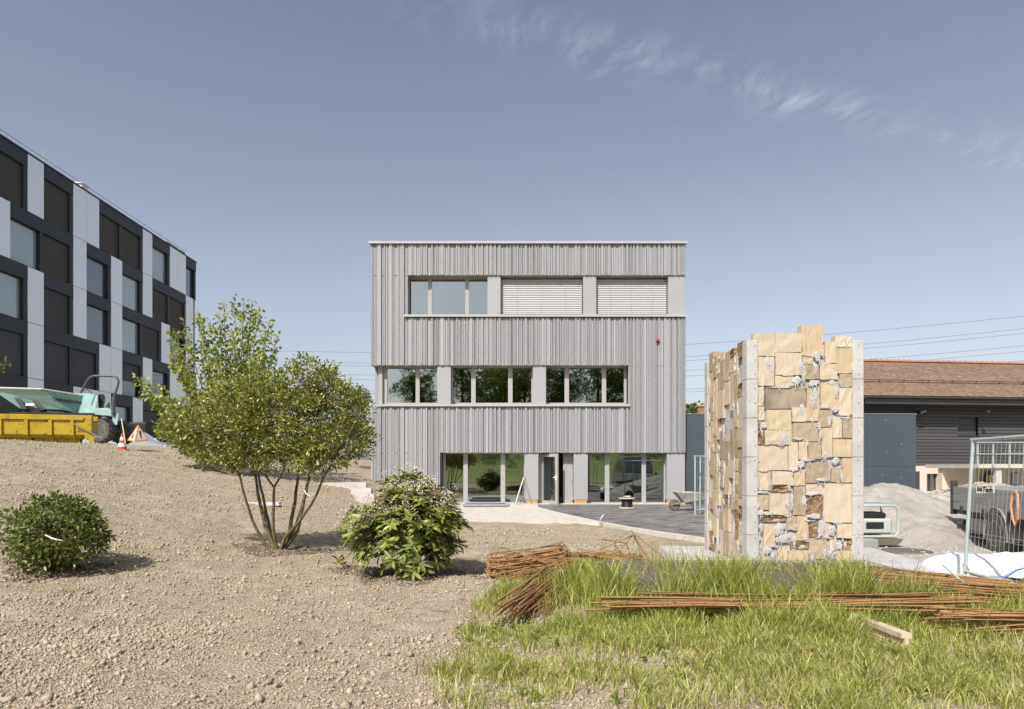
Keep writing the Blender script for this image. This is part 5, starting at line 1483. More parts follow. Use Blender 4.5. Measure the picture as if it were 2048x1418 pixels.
em.build('emblem', pm('navy_paint', (.02, .045, .07), (.03, .06, .09), rough=.5), sk)
lettering('LC', .26, c+Vector((.05, -.008, 0)), (1, 0, 0), (0, 0, 1), M_ysk, sk, bold=.012, shear=.3)
rub = thing('rubble_load', 'grey rubble and planks heaped inside the yellow skip', 'rubble', ((188-CX)/F*SY, SY, 3.2), R(15))
rr = random.Random(8)
b = MB()
for i in range(60):
    p = at(rr.uniform(-20, 150), 832, SY+rr.uniform(.12, .55)); p.z = zt-.16+rr.uniform(-.03, .10)
    b.obox(p, (rr.uniform(.08, .3), rr.uniform(.06, .2), rr.uniform(.04, .12)), Matrix.Rotation(rr.uniform(0, 3), 3, 'Z') @ Matrix.Rotation(rr.uniform(-.4, .4), 3, 'X'))
b.build('rubble', M_conc_w, rub)

DY = 27.3
dp = thing('site_dumper', 'mint green site dumper with black roll bar standing behind the skip', 'dumper', (at(190, 880, DY).x, DY, 2.45))
A_, B_, C_, D_ = at(-22, 775, 27.5), at(85, 778, 26.75), at(168, 791, 27.7), at(75, 780, 28.7)
a_, b_, c_, d_ = at(40, 817, 27.7), at(122, 819, 27.25), at(153, 825, 27.8), at(100, 822, 28.2)
M_mintd = pm('dusty_mint', (.25, .44, .40), (.37, .54, .49), rough=.55, nscale=2.0, c3=(.42, .40, .33), r3=.10)
hop = MB(); hop.add([A_, B_, C_, D_, a_, b_, c_, d_], [(0,4,5,1),(1,5,6,2),(2,6,7,3),(3,7,4,0),(4,7,6,5)])
cen = (A_+B_+C_+D_)/4
inn = [cen.lerp(p, .95)+Vector((0, 0, -.03)) for p in (A_, B_, C_, D_)]
hop.add([A_, B_, C_, D_]+inn+[p+Vector((0, 0, .08)) for p in (a_, b_, c_, d_)], [(0,1,5,4),(1,2,6,5),(2,3,7,6),(3,0,4,7),(4,5,9,8),(5,6,10,9),(6,7,11,10),(7,4,8,11),(8,9,10,11)])
hp = hop.build('hopper', M_mintd, dp)
rim = MB(); rim.tube([A_, B_, C_, D_], .035, 6, closed=True); rim.build('hopper_rim', pm('worn_rim', (.50, .46, .40), (.6, .56, .5), rough=.6), hp)
n_ = (C_-B_).cross(b_-B_).normalized()
if n_.y > 0: n_ = -n_
lettering('CAMANDONA', .165, (B_*.25+C_*.30+c_*.25+b_*.20)+n_*.035, (C_-B_), -(b_-B_)+(C_-B_)*.35, M_ink, hp, bold=.006, shear=.12, spacing=1.0)
# lift brackets and frame below the hopper
for (p0, p1, p2) in (((28, 795), (36, 796), (49, 818)), ((60, 795), (68, 797), (83, 820))):
    MB().hull([at(p0[0], p0[1], 27.3), at(p1[0]+2, p1[1], 27.3), at(p2[0]+6, p2[1], 27.2), at(p2[0]-6, p2[1], 27.2), at(p0[0], p0[1], 27.45), at(p1[0]+2, p1[1], 27.45), at(p2[0]+6, p2[1], 27.5), at(p2[0]-6, p2[1], 27.5)]).build('lift_bracket', M_black, dp)
MB().hull([at(46, 806, 27.5), at(84, 808, 27.5), at(96, 826, 27.5), at(44, 826, 27.5), at(46, 806, 28.3), at(84, 808, 28.3), at(96, 826, 28.3), at(44, 826, 28.3)]).build('swivel_frame', M_black, dp)
MB().obox(at(60, 809, 27.05), (.36, .01, .10), Matrix.Rotation(0, 3, 'X')).build('number_plate', M_white, dp)
MB().hull([at(20, 824, 27.0), at(190, 826, 27.0), at(190, 850, 27.0), at(20, 850, 27.0), at(20, 824, 28.2), at(190, 826, 28.2), at(190, 850, 28.2), at(20, 850, 28.2)]).build('chassis', M_black, dp)
MB().hull([at(150, 786, 28.0), at(196, 791, 27.2), at(189, 826, 27.2), at(150, 830, 27.9), at(150, 786, 28.5), at(196, 791, 28.5), at(189, 826, 28.5), at(150, 830, 28.5), at(180, 787, 27.8)]).build('dash_cowl', M_mintd, dp)
MB().hull([at(190, 817, 26.95), at(214, 816, 27.0), at(224, 821, 27.0), at(224, 831, 27.0), at(190, 830, 26.95), at(190, 817, 28.3), at(214, 816, 28.3), at(224, 821, 28.3), at(224, 831, 28.3), at(190, 830, 28.3)]).build('engine_cover', M_mintd, dp)
MB().hull([at(226, 825, 27.0), at(237, 827, 27.0), at(234, 850, 27.0), at(224, 848, 27.0), at(226, 825, 28.3), at(237, 827, 28.3), at(234, 850, 28.3), at(224, 848, 28.3)]).build('rear_panel', M_mintd, dp)
MB().hull([at(196, 789, 27.4), at(208, 788, 27.4), at(211, 796, 27.4), at(208, 816, 27.4), at(197, 816, 27.4), at(196, 789, 27.95), at(208, 788, 27.95), at(211, 796, 27.95), at(208, 816, 27.95), at(197, 816, 27.95)]).build('seat', M_black, dp)
MB().hull([at(210, 814, 27.3), at(219, 803, 27.3), at(221, 816, 27.3), at(210, 814, 28), at(219, 803, 28), at(221, 816, 28)]).build('seat_console', M_black, dp)
b = MB()
for yy in (26.95, 28.35):
    b.tube([at(161, 786, yy), at(169, 771, yy), at(175, 761, yy), at(181, 754, yy), at(190, 751.5, yy), at(226, 752, yy), at(234, 755, yy), at(237.5, 763, yy), at(233, 780, yy), at(227, 795, yy), at(225, 830, yy)], .045, 8)
    b.tube([at(228, 794, yy), at(226, 830, yy)], .075, 8)
for (px, py) in ((183, 753), (232, 754)): b.tube([at(px, py, 26.95), at(px, py, 28.35)], .04, 8)
b.build('roll_bar', pm('rollbar_grey', (.06, .065, .07), (.10, .105, .11), rough=.4), dp, True)
MB().tube([at(166, 782, 27.6), at(174, 778, 27.6), at(184, 786, 27.6)], .018, 6).build('steering_hose', M_black, dp)
wc = at(210, 862, DY); 
wheel(dp, (wc.x, DY-.25, wc.z), .49, .42, lugs=16, rim_m=M_rimg, rimr=.56); wheel(dp, (wc.x, DY+1.25, wc.z), .49, .42, lugs=16, rim_m=M_rimg)
fw = at(102, 863, DY); wheel(dp, (fw.x, DY-.25, wc.z), .49, .42, lugs=16, rim_m=M_rimg); wheel(dp, (fw.x, DY+1.25, wc.z), .49, .42, lugs=16, rim_m=M_rimg)
b = MB()
pts = [(wc.x+.60*math.cos(R(a)), wc.z+.60*math.sin(R(a))) for a in range(-5, 175, 15)]
for i in range(len(pts)-1):
    (xa, za), (xc, zc) = pts[i], pts[i+1]
    b.hull([(xa, DY-.55, za), (xc, DY-.55, zc), (xc, DY+.1, zc), (xa, DY+.1, za), (wc.x+(xa-wc.x)*1.06, DY-.55, wc.z+(za-wc.z)*1.06), (wc.x+(xc-wc.x)*1.06, DY-.55, wc.z+(zc-wc.z)*1.06), (wc.x+(xc-wc.x)*1.06, DY+.1, wc.z+(zc-wc.z)*1.06), (wc.x+(xa-wc.x)*1.06, DY+.1, wc.z+(za-wc.z)*1.06)])
b.build('mudguard', M_black, dp)
MB().hull([at(230, 847, 27.2), at(240, 849, 27.2), at(241, 861, 27.2), at(229, 866, 27.2), at(230, 847, 28.2), at(240, 849, 28.2), at(241, 861, 28.2), at(229, 866, 28.2)]).build('tow_block', M_dk, dp)

# traffic cone, stake and folding warning pyramid
CY_ = 23.6
c = at(244.5, 884, CY_); c.z = gz(c.x, c.y)
cn_ = thing('traffic_cone', 'red and white striped traffic cone on the crest of the slope', 'traffic cone', c)
M_red = pm('cone_red', (.48, .045, .03), (.56, .06, .04), rough=.5)
hh = .58
def cseg(f0, f1, m, nm):
    r0, r1 = .16-.135*f0, .16-.135*f1
    MB().lathe([(0, hh*f0), (r0, hh*f0), (r1, hh*f1), (0, hh*f1)], 20, c).build(nm, m, cn_, True)
for i, (f0, f1, m) in enumerate(((.0, .18, M_red), (.181, .40, M_white), (.401, .58, M_red), (.581, .78, M_white), (.781, 1.0, M_red))): cseg(f0, f1, m, 'red_band' if m is M_red else 'white_band')
MB().bevbox(c.x-.2, c.x+.2, c.y-.2, c.y+.2, c.z-.03, c.z+.015, .01).build('foot', M_red, cn_)
sk2 = thing('wooden_stake', 'thin wooden stake leaning beside the traffic cone', 'stake', at(251, 884, CY_-.1))
b = MB(); b.tube([at(251, 886, CY_-.2), at(243, 837, CY_+.05)], .022, 4); b.build('stake', M_beam, sk2)
ws = thing('warning_pyramid', 'folding triangular roadworks warning pyramid with black symbols', 'warning sign', at(275, 884, CY_+.3))
ap = at(276.5, 850, CY_+.45); b1 = at(255, 881, CY_+.35); b2 = at(269, 884, CY_-.05); b3 = at(297, 881, CY_+.5)
M_wh2 = pm('sign_fabric', (.60, .53, .42), (.70, .63, .52), rough=.8, nscale=5)
M_or = pm('sign_orange', (.60, .20, .05), (.68, .26, .08), rough=.7)
for (p, q) in ((b1, b2), (b2, b3), (b3, b1)):
    nrm = (q-p).cross(ap-p).normalized(); ctr = (p+q+ap)/3
    if (ctr-(b1+b2+b3+ap)/4).dot(nrm) < 0: nrm = -nrm
    fc = MB().prism([p, q, ap], nrm*.008).build('face', M_wh2, ws)
    bd = MB()
    P0, Q0, A0 = [v+nrm*.010 for v in (p, q, ap)]
    P1, Q1, A1 = [v.lerp(ctr+nrm*.010, .22) for v in (P0, Q0, A0)]
    bd.add([P0, Q0, A0, P1, Q1, A1], [(0, 1, 4, 3), (1, 2, 5, 4), (2, 0, 3, 5)])
    bd.build('border', M_or, fc)
    up = (ap-(p+q)/2).normalized(); sd_ = (q-p).normalized(); o_ = ctr+nrm*.013
    sy = MB()
    def pq(pts): sy.prism([o_+sd_*a*.1+up*b*.1 for a, b in pts], nrm*.004)
    if (p, q) == (b2, b3):
        pq([(-.25, -.1), (.25, -.1), (.4, 1.9), (-.4, 1.9)]); pq([(-.28, -.9), (.28, -.9), (.28, -.4), (-.28, -.4)])
    else:
        pq([(-.9, -1.0), (-.6, -1.0), (.1, .5), (-.2, .6)]); pq([(.0, -1.0), (.3, -1.0), (.3, .3), (.0, .4)]); pq([(-.2, .5), (.2, .5), (.1, 1.2), (-.2, 1.2)]); pq([(-.25, 1.3), (.15, 1.3), (.15, 1.7), (-.25, 1.7)]); pq([(.5, -1.0), (1.3, -1.0), (.9, -.4)])
    sy.build('symbol', M_black, fc)

# parked vehicles behind the crest
def car(name, label, cx_, cy_, z_, L, W, Ht, mat, yaw, van=False):
    t_ = thing(name, label, 'van' if van else 'car', (cx_, cy_, z_), yaw, local=True)
    if van: prof = [(-L/2, .35), (L/2, .35), (L/2, 1.0), (L/2-.3, 1.1), (L/2-.9, Ht-.05), (L/2-1.2, Ht), (-L/2+.05, Ht), (-L/2, Ht-.1)]
    else: prof = [(-L/2, .3), (L/2, .3), (L/2, .62), (L/2-.15, .78), (L/2-1.1, .95), (L/2-1.85, Ht), (-L/2+1.0, Ht), (-L/2+.25, .95), (-L/2, .85)]
    body = MB().prism([(x_, -W/2, zz) for x_, zz in prof], (0, W, 0)).build('body', mat, t_)
    g_ = MB()
    for s_ in (-1, 1):
        y_ = s_*(W/2+.004)
        if van: quad = [(L/2-2.0, 1.15), (L/2-1.0, 1.15), (L/2-1.25, Ht-.2), (L/2-2.0, Ht-.2)]
        else: quad = [(-L/2+.45, .97), (L/2-1.25, .97), (L/2-1.9, Ht-.08), (-L/2+1.05, Ht-.08)]
        g_.prism([(x_, y_-.003, zz) for x_, zz in quad], (0, .006, 0))
    g_.build('side_window', M_glass, t_)
    for (x_, s_) in ((-L/2+.8, -1), (-L/2+.8, 1), (L/2-.8, -1), (L/2-.8, 1)): wheel(t_, (x_, s_*(W/2-.1), .31), .31, .2, rim_m=M_rimg)
    for s_ in (-1, 1): MB().bevbox(L/2-.06, L/2+.01, s_*W*.36-.15, s_*W*.36+.15, .6, .72, .01).build('headlight', M_white, t_)
    return t_
M_carw = pm('car_silver', (.50, .53, .56), (.55, .58, .61), rough=.25, metal=.4)
p = at(262, 885, 33.0); car('parked_car', 'silver blue car parked behind the warning pyramid', p.x, 33.0, float(H(p.x, 33.0))-.15, 4.2, 1.75, 1.42, M_carw, 0)
p = at(308, 885, 38.0); car('parked_van', 'black van parked in front of the office block', p.x+.3, 38.0, float(H(p.x, 38.0)), 4.6, 1.9, 1.95, M_black, R(80), True)

# ================================================================== power lines
wires = [
 ('topmost overhead power line crossing above the barn', [(300, 692), (560, 701), (740, 704.5), (1050, 704), (1370, 688.5), (1700, 664), (2048, 633), (2500, 584)]),
 ('second overhead power line from the top', [(300, 716), (585, 723), (740, 726), (1050, 727), (1370, 713), (1700, 690), (2048, 658), (2500, 608)]),
 ('third overhead power line from the top', [(300, 720), (585, 728.5), (740, 732), (1050, 733), (1370, 721), (1700, 699), (2048, 667), (2500, 618)]),
 ('fourth overhead power line from the top', [(300, 738), (663, 748), (752, 750), (1050, 752), (1370, 740), (1700, 721), (2048, 692), (2500, 645)]),
 ('fifth overhead power line from the top', [(300, 746), (663, 757), (752, 760), (1050, 762), (1370, 752), (1700, 732), (2048, 703), (2500, 658)]),
 ('sixth overhead power line from the top', [(300, 774), (725, 782), (752, 783), (1050, 786), (1370, 776), (1700, 760), (2048, 719), (2500, 690)]),
 ('lowest overhead power line beside the house', [(300, 779), (730, 787), (752, 788), (1050, 791), (1370, 782), (1700, 768), (2048, 735), (2500, 705)])]
M_wire = pm('power_wire', (.10, .11, .13), (.12, .13, .15), rough=.5, metal=.4)
for i, (lb, pts) in enumerate(wires):
    YW = 90.0+i*1.5
    P_ = [at(px, py, YW) for px, py in pts]
    t_ = thing('power_line', lb, 'power line', P_[3], group='overhead power lines')
    # smooth the span
    xs_ = np.array([p.x for p in P_]); zs_ = np.array([p.z for p in P_]); cf = np.polyfit(xs_, zs_, 4)
    xx = np.linspace(xs_[0], xs_[-1], 60)
    MB().tube([(x_, YW, float(np.polyval(cf, x_))) for x_ in xx], .026, 4).build('wire', M_wire, t_)

# ================================================================== plants
def leaves(name, P, D, N, L, W, mat, parent, fold=.18, droop=.0):
    """leaf blades as folded diamonds; P base points, D growth directions, N rough normals"""
    P = np.asarray(P, float); D = np.asarray(D, float); N = np.asarray(N, float)
    D = D/np.linalg.norm(D, axis=1, keepdims=True)
    S = np.cross(D, N); S = S/np.maximum(np.linalg.norm(S, axis=1, keepdims=True), 1e-6)
    U = np.cross(S, D)
    L = np.asarray(L, float).reshape(-1, 1)*np.ones((len(P), 1)); W = np.asarray(W, float).reshape(-1, 1)*np.ones((len(P), 1))
    mid = P+D*L*.5+U*W*fold*0
    v = np.stack([P, P+D*L*.3+S*W*.42+U*W*fold, P+D*L*.68+S*W*.40+U*W*fold-U*L*droop*.3, P+D*L-U*L*droop, P+D*L*.68-S*W*.40+U*W*fold-U*L*droop*.3, P+D*L*.3-S*W*.42+U*W*fold], 1)
    f = np.array([(0, 1, 2, 3), (0, 3, 4, 5)])
    Fc = (f[None]+(np.arange(len(P))*6)[:, None, None]).reshape(-1, 4)
    off = np.array(OFF.get(parent, Vector((0, 0, 0))))
    return link(name, np_mesh(name, v.reshape(-1, 3)-off, Fc), mat, parent)
def rdir(r, n, up=0.0):
    d = r.normal(0, 1, (n, 3)); d[:, 2] += up; return d/np.linalg.norm(d, axis=1, keepdims=True)
def bez(a, b, c, n=7):
    a, b, c = Vector(a), Vector(b), Vector(c)
    return [a*(1-t)**2+b*2*t*(1-t)+c*t*t for t in [i/(n-1) for i in range(n)]]

def lobed_shrub(root, r, lobes, n_cl, per, cl_r, L, W, mat, stems_tips, twig_r=.006, surf=.75, up=.4, leaf_name='crown', twig_mat=None, droop=.1, thin_seed=0):
    """clusters of leaves through several ellipsoid lobes, each cluster on its own twig"""
    C = []
    vol = np.array([l[1][0]*l[1][1]*l[1][2] for l in lobes])**.75; vol = vol/vol.sum()
    for (ctr, rad), f in zip(lobes, vol):
        k = int(n_cl*f)+1
        d = rdir(r, k)
        rr_ = (1-(1-surf)*0)*(surf+(1-surf)*r.random((k, 1)))**1.0
        rr_ = np.where(r.random((k, 1)) < .35, r.random((k, 1))**.5, rr_)
        rr_ = rr_*(1+.30*vnoise(d[:, 0:1]*2+d[:, 2:3], d[:, 1:2]*2+d[:, 2:3]*1.3, .5, 77))
        C.append(np.array(ctr)+d*rr_*np.array(rad))
    C = np.concatenate(C)
    nC = len(C)
    tw = MB(); tips = [Vector(t) for t in stems_tips]
    ctr_all = np.mean([l[0] for l in lobes], 0)
    for c in C[::2]:
        v = Vector(c); t = min(tips, key=lambda q: (q-v).length*(1.0 if q.z < v.z+.1 else 2.0))
        tw.tube([t, t.lerp(v, .5)+Vector((random.uniform(-.06, .06), random.uniform(-.06, .06), random.uniform(-.02, .08))), v], [twig_r*1.4, twig_r, twig_r*.5], 4, cap=False)
    tag(tw.build('twigs', twig_mat or M_twig, root), kind='stuff')
    base = np.repeat(C, per, 0)
    n = len(base)
    d = rdir(r, n, .25)
    P = base+d*cl_r*r.random((n, 1))**.6
    outd = P-ctr_all; outd = outd/np.maximum(np.linalg.norm(outd, axis=1, keepdims=True), 1e-6)
    D = d+.6*outd+np.array([0, 0, up*.4]); N = rdir(r, n)*.8+np.array([0, 0, 1.0])
    s = .65+.6*r.random(n)
    leaves(leaf_name, P, D, N, L*s, W*s, mat, root, droop=droop)
    return C

# --- multi-stem tree with small glossy leaves
b0 = ground_at(556, 1101)
r = np.random.default_rng(21)
t1 = thing('multi_stem_tree', 'multi stem tree with small glossy leaves and mossy stems on bare soil', 'tree', b0)
TYd = b0.y
def tp(px, py, dy=0.0): return at(px, py, TYd+dy)
stems = [ # pixel traces of the stems, with depth offsets
 [((548, 1098), 0), ((525, 1082), -.05), ((505, 1040), -.1), ((487, 985), -.2), ((478, 948), -.3), ((440, 900), -.45), ((400, 850), -.6)],
 [((552, 1100), 0), ((530, 1050), .08), ((518, 1000), .12), ((512, 955), .15), ((500, 900), .2), ((470, 820), .3)],
 [((550, 1100), .05), ((537, 1045), .2), ((525, 990), .35), ((515, 945), .5), ((520, 880), .6), ((530, 780), .7)],
 [((556, 1102), 0), ((546, 1060), -.1), ((547, 1010), -.15), ((548, 975), -.2), ((565, 945), -.3), ((580, 900), -.35), ((600, 830), -.4)],
 [((548, 975), -.2), ((530, 950), -.3), ((515, 940), -.35), ((480, 905), -.5), ((440, 870), -.7)],
 [((562, 1100), .0), ((580, 1060), .15), ((590, 1000), .25), ((597, 950), .3), ((605, 900), .4), ((615, 800), .45)],
 [((560, 1104), 0), ((595, 1062), -.05), ((605, 1015), -.1), ((615, 970), -.12), ((622, 930), -.2), ((640, 860), -.25), ((650, 780), -.3)],
 [((558, 1104), -.03), ((570, 1075), -.1), ((600, 1040), -.2), ((628, 1000), -.3), ((645, 960), -.4), ((667, 918), -.5), ((690, 880), -.6), ((720, 830), -.7)],
 [((565, 1102), .05), ((592, 1050), .25), ((612, 990), .4), ((620, 940), .5), ((650, 880), .7), ((690, 800), .8)]]
tips = []
for i, st_ in enumerate(stems):
    pts = [tp(p[0], p[1], d) for p, d in st_]
    pts[0].z = min(pts[0].z, float(H(pts[0].x, pts[0].y)))-.05 if i != 4 else pts[0].z
    sm_ = []
    for k_ in range(len(pts)-1):
        for q_ in range(3): sm_.append(pts[k_].lerp(pts[k_+1], q_/3)+Vector((random.uniform(-.006, .006), random.uniform(-.006, .006), 0)))
    sm_.append(pts[-1])
    r0 = .040 if i in (1, 5, 6) else .032 if i != 4 else .018
    MB().tube(sm_, [r0*(1-.8*k_/len(sm_)) for k_ in range(len(sm_))], 9).build('stem', M_bark, t1, True)
    for k_ in range(len(sm_)//2, len(sm_), 2): tips.append(sm_[k_])
lob = [(tp(560, 845, .2), (1.10, 1.0, .72)), (tp(655, 835, -.1), (.75, .8, .80)), (tp(620, 765, .1), (.55, .6, .42)), (tp(470, 850, -.2), (.85, .8, .62)), (tp(395, 855, -.3), (.5, .6, .38)), (tp(520, 790, .2), (.6, .7, .42)), (tp(540, 905, -.3), (1.0, .7, .32)), (tp(690, 880, -.3), (.50, .5, .38)), (tp(640, 905, -.5), (.5, .5, .28))]
lob = [(np.array(c), rd) for c, rd in lob]
lobed_shrub(t1, r, lob, 1450, 20, .105, .058, .032, M_leaf_holly, tips, .0045)
wt = thing('tree_ribbon', 'white ribbon tied on a stem of the multi stem tree', 'ribbon', tp(611, 995, -.4))
MB().tube([tp(609, 974, -.36), tp(608, 980, -.38), tp(613, 988, -.4), tp(621, 993, -.42)], [.008, .009, .008, .004], 5).build('ribbon', M_white, wt)

# --- broad-leaved young tree behind it
b1_ = ground_at(468, 949)
r = np.random.default_rng(22)
t2 = thing('young_broadleaf_tree', 'young tree with loose upright shoots and broad spring leaves behind glossy tree', 'tree', b1_)
BD = b1_.y
shoots = [(275, 753), (300, 790), (335, 655), (345, 712), (365, 640), (395, 618), (400, 690), (420, 640), (448, 604), (470, 592), (488, 604), (505, 600), (520, 612), (540, 640), (470, 660), (500, 650), (555, 670), (430, 720), (580, 718), (560, 735), (455, 700), (520, 690), (372, 740), (330, 800), (310, 850), (350, 870), (390, 780), (480, 745), (540, 710), (320, 765), (405, 655), (438, 625), (532, 660), (290, 762), (352, 665)]
LP, LD = [], []
for i, (px, py) in enumerate(shoots):
    dy = r.uniform(-1.5, 1.5)
    tip = at(px, py, BD+dy)
    basep = Vector((b1_.x+r.uniform(-.12, .12), b1_.y+r.uniform(-.12, .12), b1_.z-.05))
    mid = basep.lerp(tip, .45)+Vector(((tip.x-basep.x)*.10, 0, -.25*abs(tip.x-basep.x)*.4))
    pts = bez(basep, mid, tip, 12)
    MB().tube(pts, [.030*(1-k_/12)**.8+.004 for k_ in range(12)], 6).build('shoot', M_twig, t2, True)
    for k_ in range(4, 12):
        t_ = k_/11
        nleaf = 17 if k_ > 5 else 8
        for q_ in range(nleaf):
            p = pts[k_].lerp(pts[k_-1], r.random())
            dd = Vector(rdir(r, 1)[0]); sp_ = r.uniform(.03, .22)*(1.25-t_*.6)
            LP.append(p+dd*sp_); LD.append((dd.x, dd.y, dd.z-.2))
    # side twigs
    for q_ in range(5):
        k_ = r.integers(5, 11); p = pts[k_]; dd = Vector(rdir(r, 1, .7)[0]); e = p+dd*r.uniform(.25, .6)*(1.15-.05*k_)
        MB_ = bez(p, p.lerp(e, .5)+Vector((0, 0, .05)), e, 5)
        for s_ in range(8):
            pp_ = MB_[min(4, 1+s_//2)]; d2 = Vector(rdir(r, 1)[0]); LP.append(pp_+d2*r.uniform(.02, .1)); LD.append((d2.x, d2.y, d2.z-.2))
LP = np.array([tuple(p) for p in LP]); LD = np.array(LD)
n = len(LP)
leaves('crown', LP, LD, rdir(r, n)+np.array([0, -.3, .6]), .125*(.7+.6*r.random(n)), .105*(.7+.6*r.random(n)), M_leaf_lin, t2, droop=.2)

# --- small yellow-green tree by the house corner
pb = at(712, 905, 29.5)
t3 = thing('yellow_green_tree', 'small yellow green tree beyond the left house corner', 'tree', (pb.x, 29.5, 2.2))
r = np.random.default_rng(23)
MB().tube([(pb.x, 29.5, 2.0), (pb.x+.05, 29.5, 3.2), (pb.x, 29.5, 4.4)], [.07, .05, .02], 7).build('trunk', M_bark, t3, True)
lobed_shrub(t3, r, [(np.array(at(705, 815, 29.5)), (.75, .7, .75)), (np.array(at(720, 795, 29.5)), (.5, .5, .45)), (np.array(at(695, 850, 29.6)), (.6, .6, .6))], 240, 16, .16, .10, .06, M_leaf_yel, [Vector((pb.x, 29.5, 3.2)), Vector((pb.x, 29.5, 4.2))], .006)

# --- shrub at the left
b2_ = ground_at(104, 1140)
sh = thing('leafy_shrub', 'dense dark green leafy shrub on the bare slope at left', 'shrub', b2_)
r = np.random.default_rng(24)
SD = b2_.y
tips = []
for i in range(9):
    e = at(104+r.uniform(-80, 80), 1050+r.uniform(-20, 40), SD+r.uniform(-.4, .4))
    pts = bez(b2_+Vector((r.uniform(-.06, .06), r.uniform(-.06, .06), -.05)), b2_.lerp(e, .4)+Vector((0, 0, .15)), e, 7)
    MB().tube(pts, [.013*(1-k_/8) for k_ in range(7)], 6).build('stem', M_twig, sh, True); tips += pts[2:]
C = lobed_shrub(sh, r, [(np.array(at(115, 1055, SD)), (.60, .58, .40)), (np.array(at(65, 1075, SD-.05)), (.33, .4, .33)), (np.array(at(165, 1070, SD)), (.34, .4, .32)), (np.array(at(90, 1105, SD-.1)), (.42, .42, .20)), (np.array(at(120, 1018, SD)), (.40, .4, .19))], 460, 13, .075, .060, .034, M_leaf_bush, tips, .003, droop=.25)
sg_ = thing('shrub_ribbon', 'white ribbon tied to a twig of the left shrub', 'ribbon', at(106, 1072, SD-.5))
MB().tube([at(91, 1070, SD-.52), at(100, 1075, SD-.54), at(112, 1079, SD-.53), at(126, 1081, SD-.5)], [.008, .011, .010, .004], 5).build('ribbon', M_white, sg_)
# --- sprig of another tree reaching in at the left edge
sg2 = thing('overhanging_sprig', 'thin sprig with yellow leaves reaching in at the left edge', 'branch', at(-60, 760, 9.0))
b = MB(); b.tube([at(-160, 800, 9.0), at(-40, 745, 9.0), at(22, 727, 9.0)], [.012, .007, .003], 5); b.tube([at(-30, 742, 9.0), at(5, 742, 9.0)], [.005, .002], 5); b.build('twig', M_twig, sg2)
r = np.random.default_rng(25)
LP = np.array([tuple(at(px+r.uniform(-4, 4), py+r.uniform(-4, 4), 9.0+r.uniform(-.05, .05))) for px, py in [(10, 720), (14, 724), (20, 726), (5, 730), (0, 726), (8, 740), (-4, 740), (12, 722), (-20, 735), (-40, 745), (-60, 740), (-80, 755)] for _ in range(2)])
leaves('leaves', LP, rdir(r, len(LP)), rdir(r, len(LP))+np.array([0, 0, .6]), .04, .028, M_leaf_yel, sg2)

# --- rhododendron-like shrub with faded pink flower heads
b3_ = ground_at(812, 1150)
rh = thing('flowering_shrub', 'broad shrub with long leathery leaves and faded pink flowers on top', 'shrub', b3_)
r = np.random.default_rng(26)
RD = b3_.y
tips = []
for i in range(14):
    e = at(812+r.uniform(-110, 110), 1030+r.uniform(-40, 70), RD+r.uniform(-.6, .6))
    pts = bez(b3_+Vector((r.uniform(-.12, .12), r.uniform(-.1, .1), -.05)), b3_.lerp(e, .45)+Vector((0, 0, -.05)), e, 7)
    MB().tube(pts, [.017*(1-k_/8) for k_ in range(7)], 6).build('stem', M_twig, rh, True); tips += pts[1:]
lobes_r = [(np.array(at(822, 1040, RD)), (.62, .62, .48)), (np.array(at(745, 1060, RD-.1)), (.40, .5, .36)), (np.array(at(880, 1050, RD)), (.36, .5, .42)), (np.array(at(815, 1105, RD-.2)), (.62, .55, .26)), (np.array(at(815, 985, RD+.1)), (.42, .45, .25))]
C = []
for (ctr, rad) in lobes_r:
    k = int(185*(rad[0]*rad[2])**.8*2.2)
    d = rdir(r, k); q = .72+.35*r.random((k, 1)); q = np.where(r.random((k, 1)) < .25, r.random((k, 1)), q); C.append(ctr+d*q*np.array(rad))
C = np.concatenate(C)
zmin = b3_.z+.06
C = C[C[:, 2] > zmin]
cen = np.array(at(815, 1075, RD))
tw = MB()
for c in C:
    v = Vector(c); t = min(tips, key=lambda p: (p-v).length); tw.tube([t, t.lerp(v, .5), v], [.006, .005, .003], 4, cap=False)
tag(tw.build('twigs', M_twig, rh), kind='stuff')
# whorls of leaves
LP, LD, LN, LL = [], [], [], []
for c in C:
    o_ = (c-cen); o_ = o_/np.linalg.norm(o_); o_ = o_*.7+np.array([0, 0, .7]); o_ = o_/np.linalg.norm(o_)
    s1 = np.cross(o_, [0.3, 1, .2]); s1 /= np.linalg.norm(s1); s2 = np.cross(o_, s1)
    kk = r.integers(6, 10); a0 = r.random()*6.28
    for j_ in range(kk):
        a = a0+j_*6.283/kk*1.0+r.uniform(-.25, .25)
        d = (s1*math.cos(a)+s2*math.sin(a))+o_*r.uniform(-.1, .75)
        LP.append(c+o_*r.uniform(-.03, .03)); LD.append(d); LN.append(o_+rdir(r, 1)[0]*.25); LL.append(r.uniform(.10, .185))
LL = np.array(LL)
leaves('foliage', LP, LD, LN, LL, LL*.36, M_leaf_rhodo, rh, fold=.12, droop=.12)
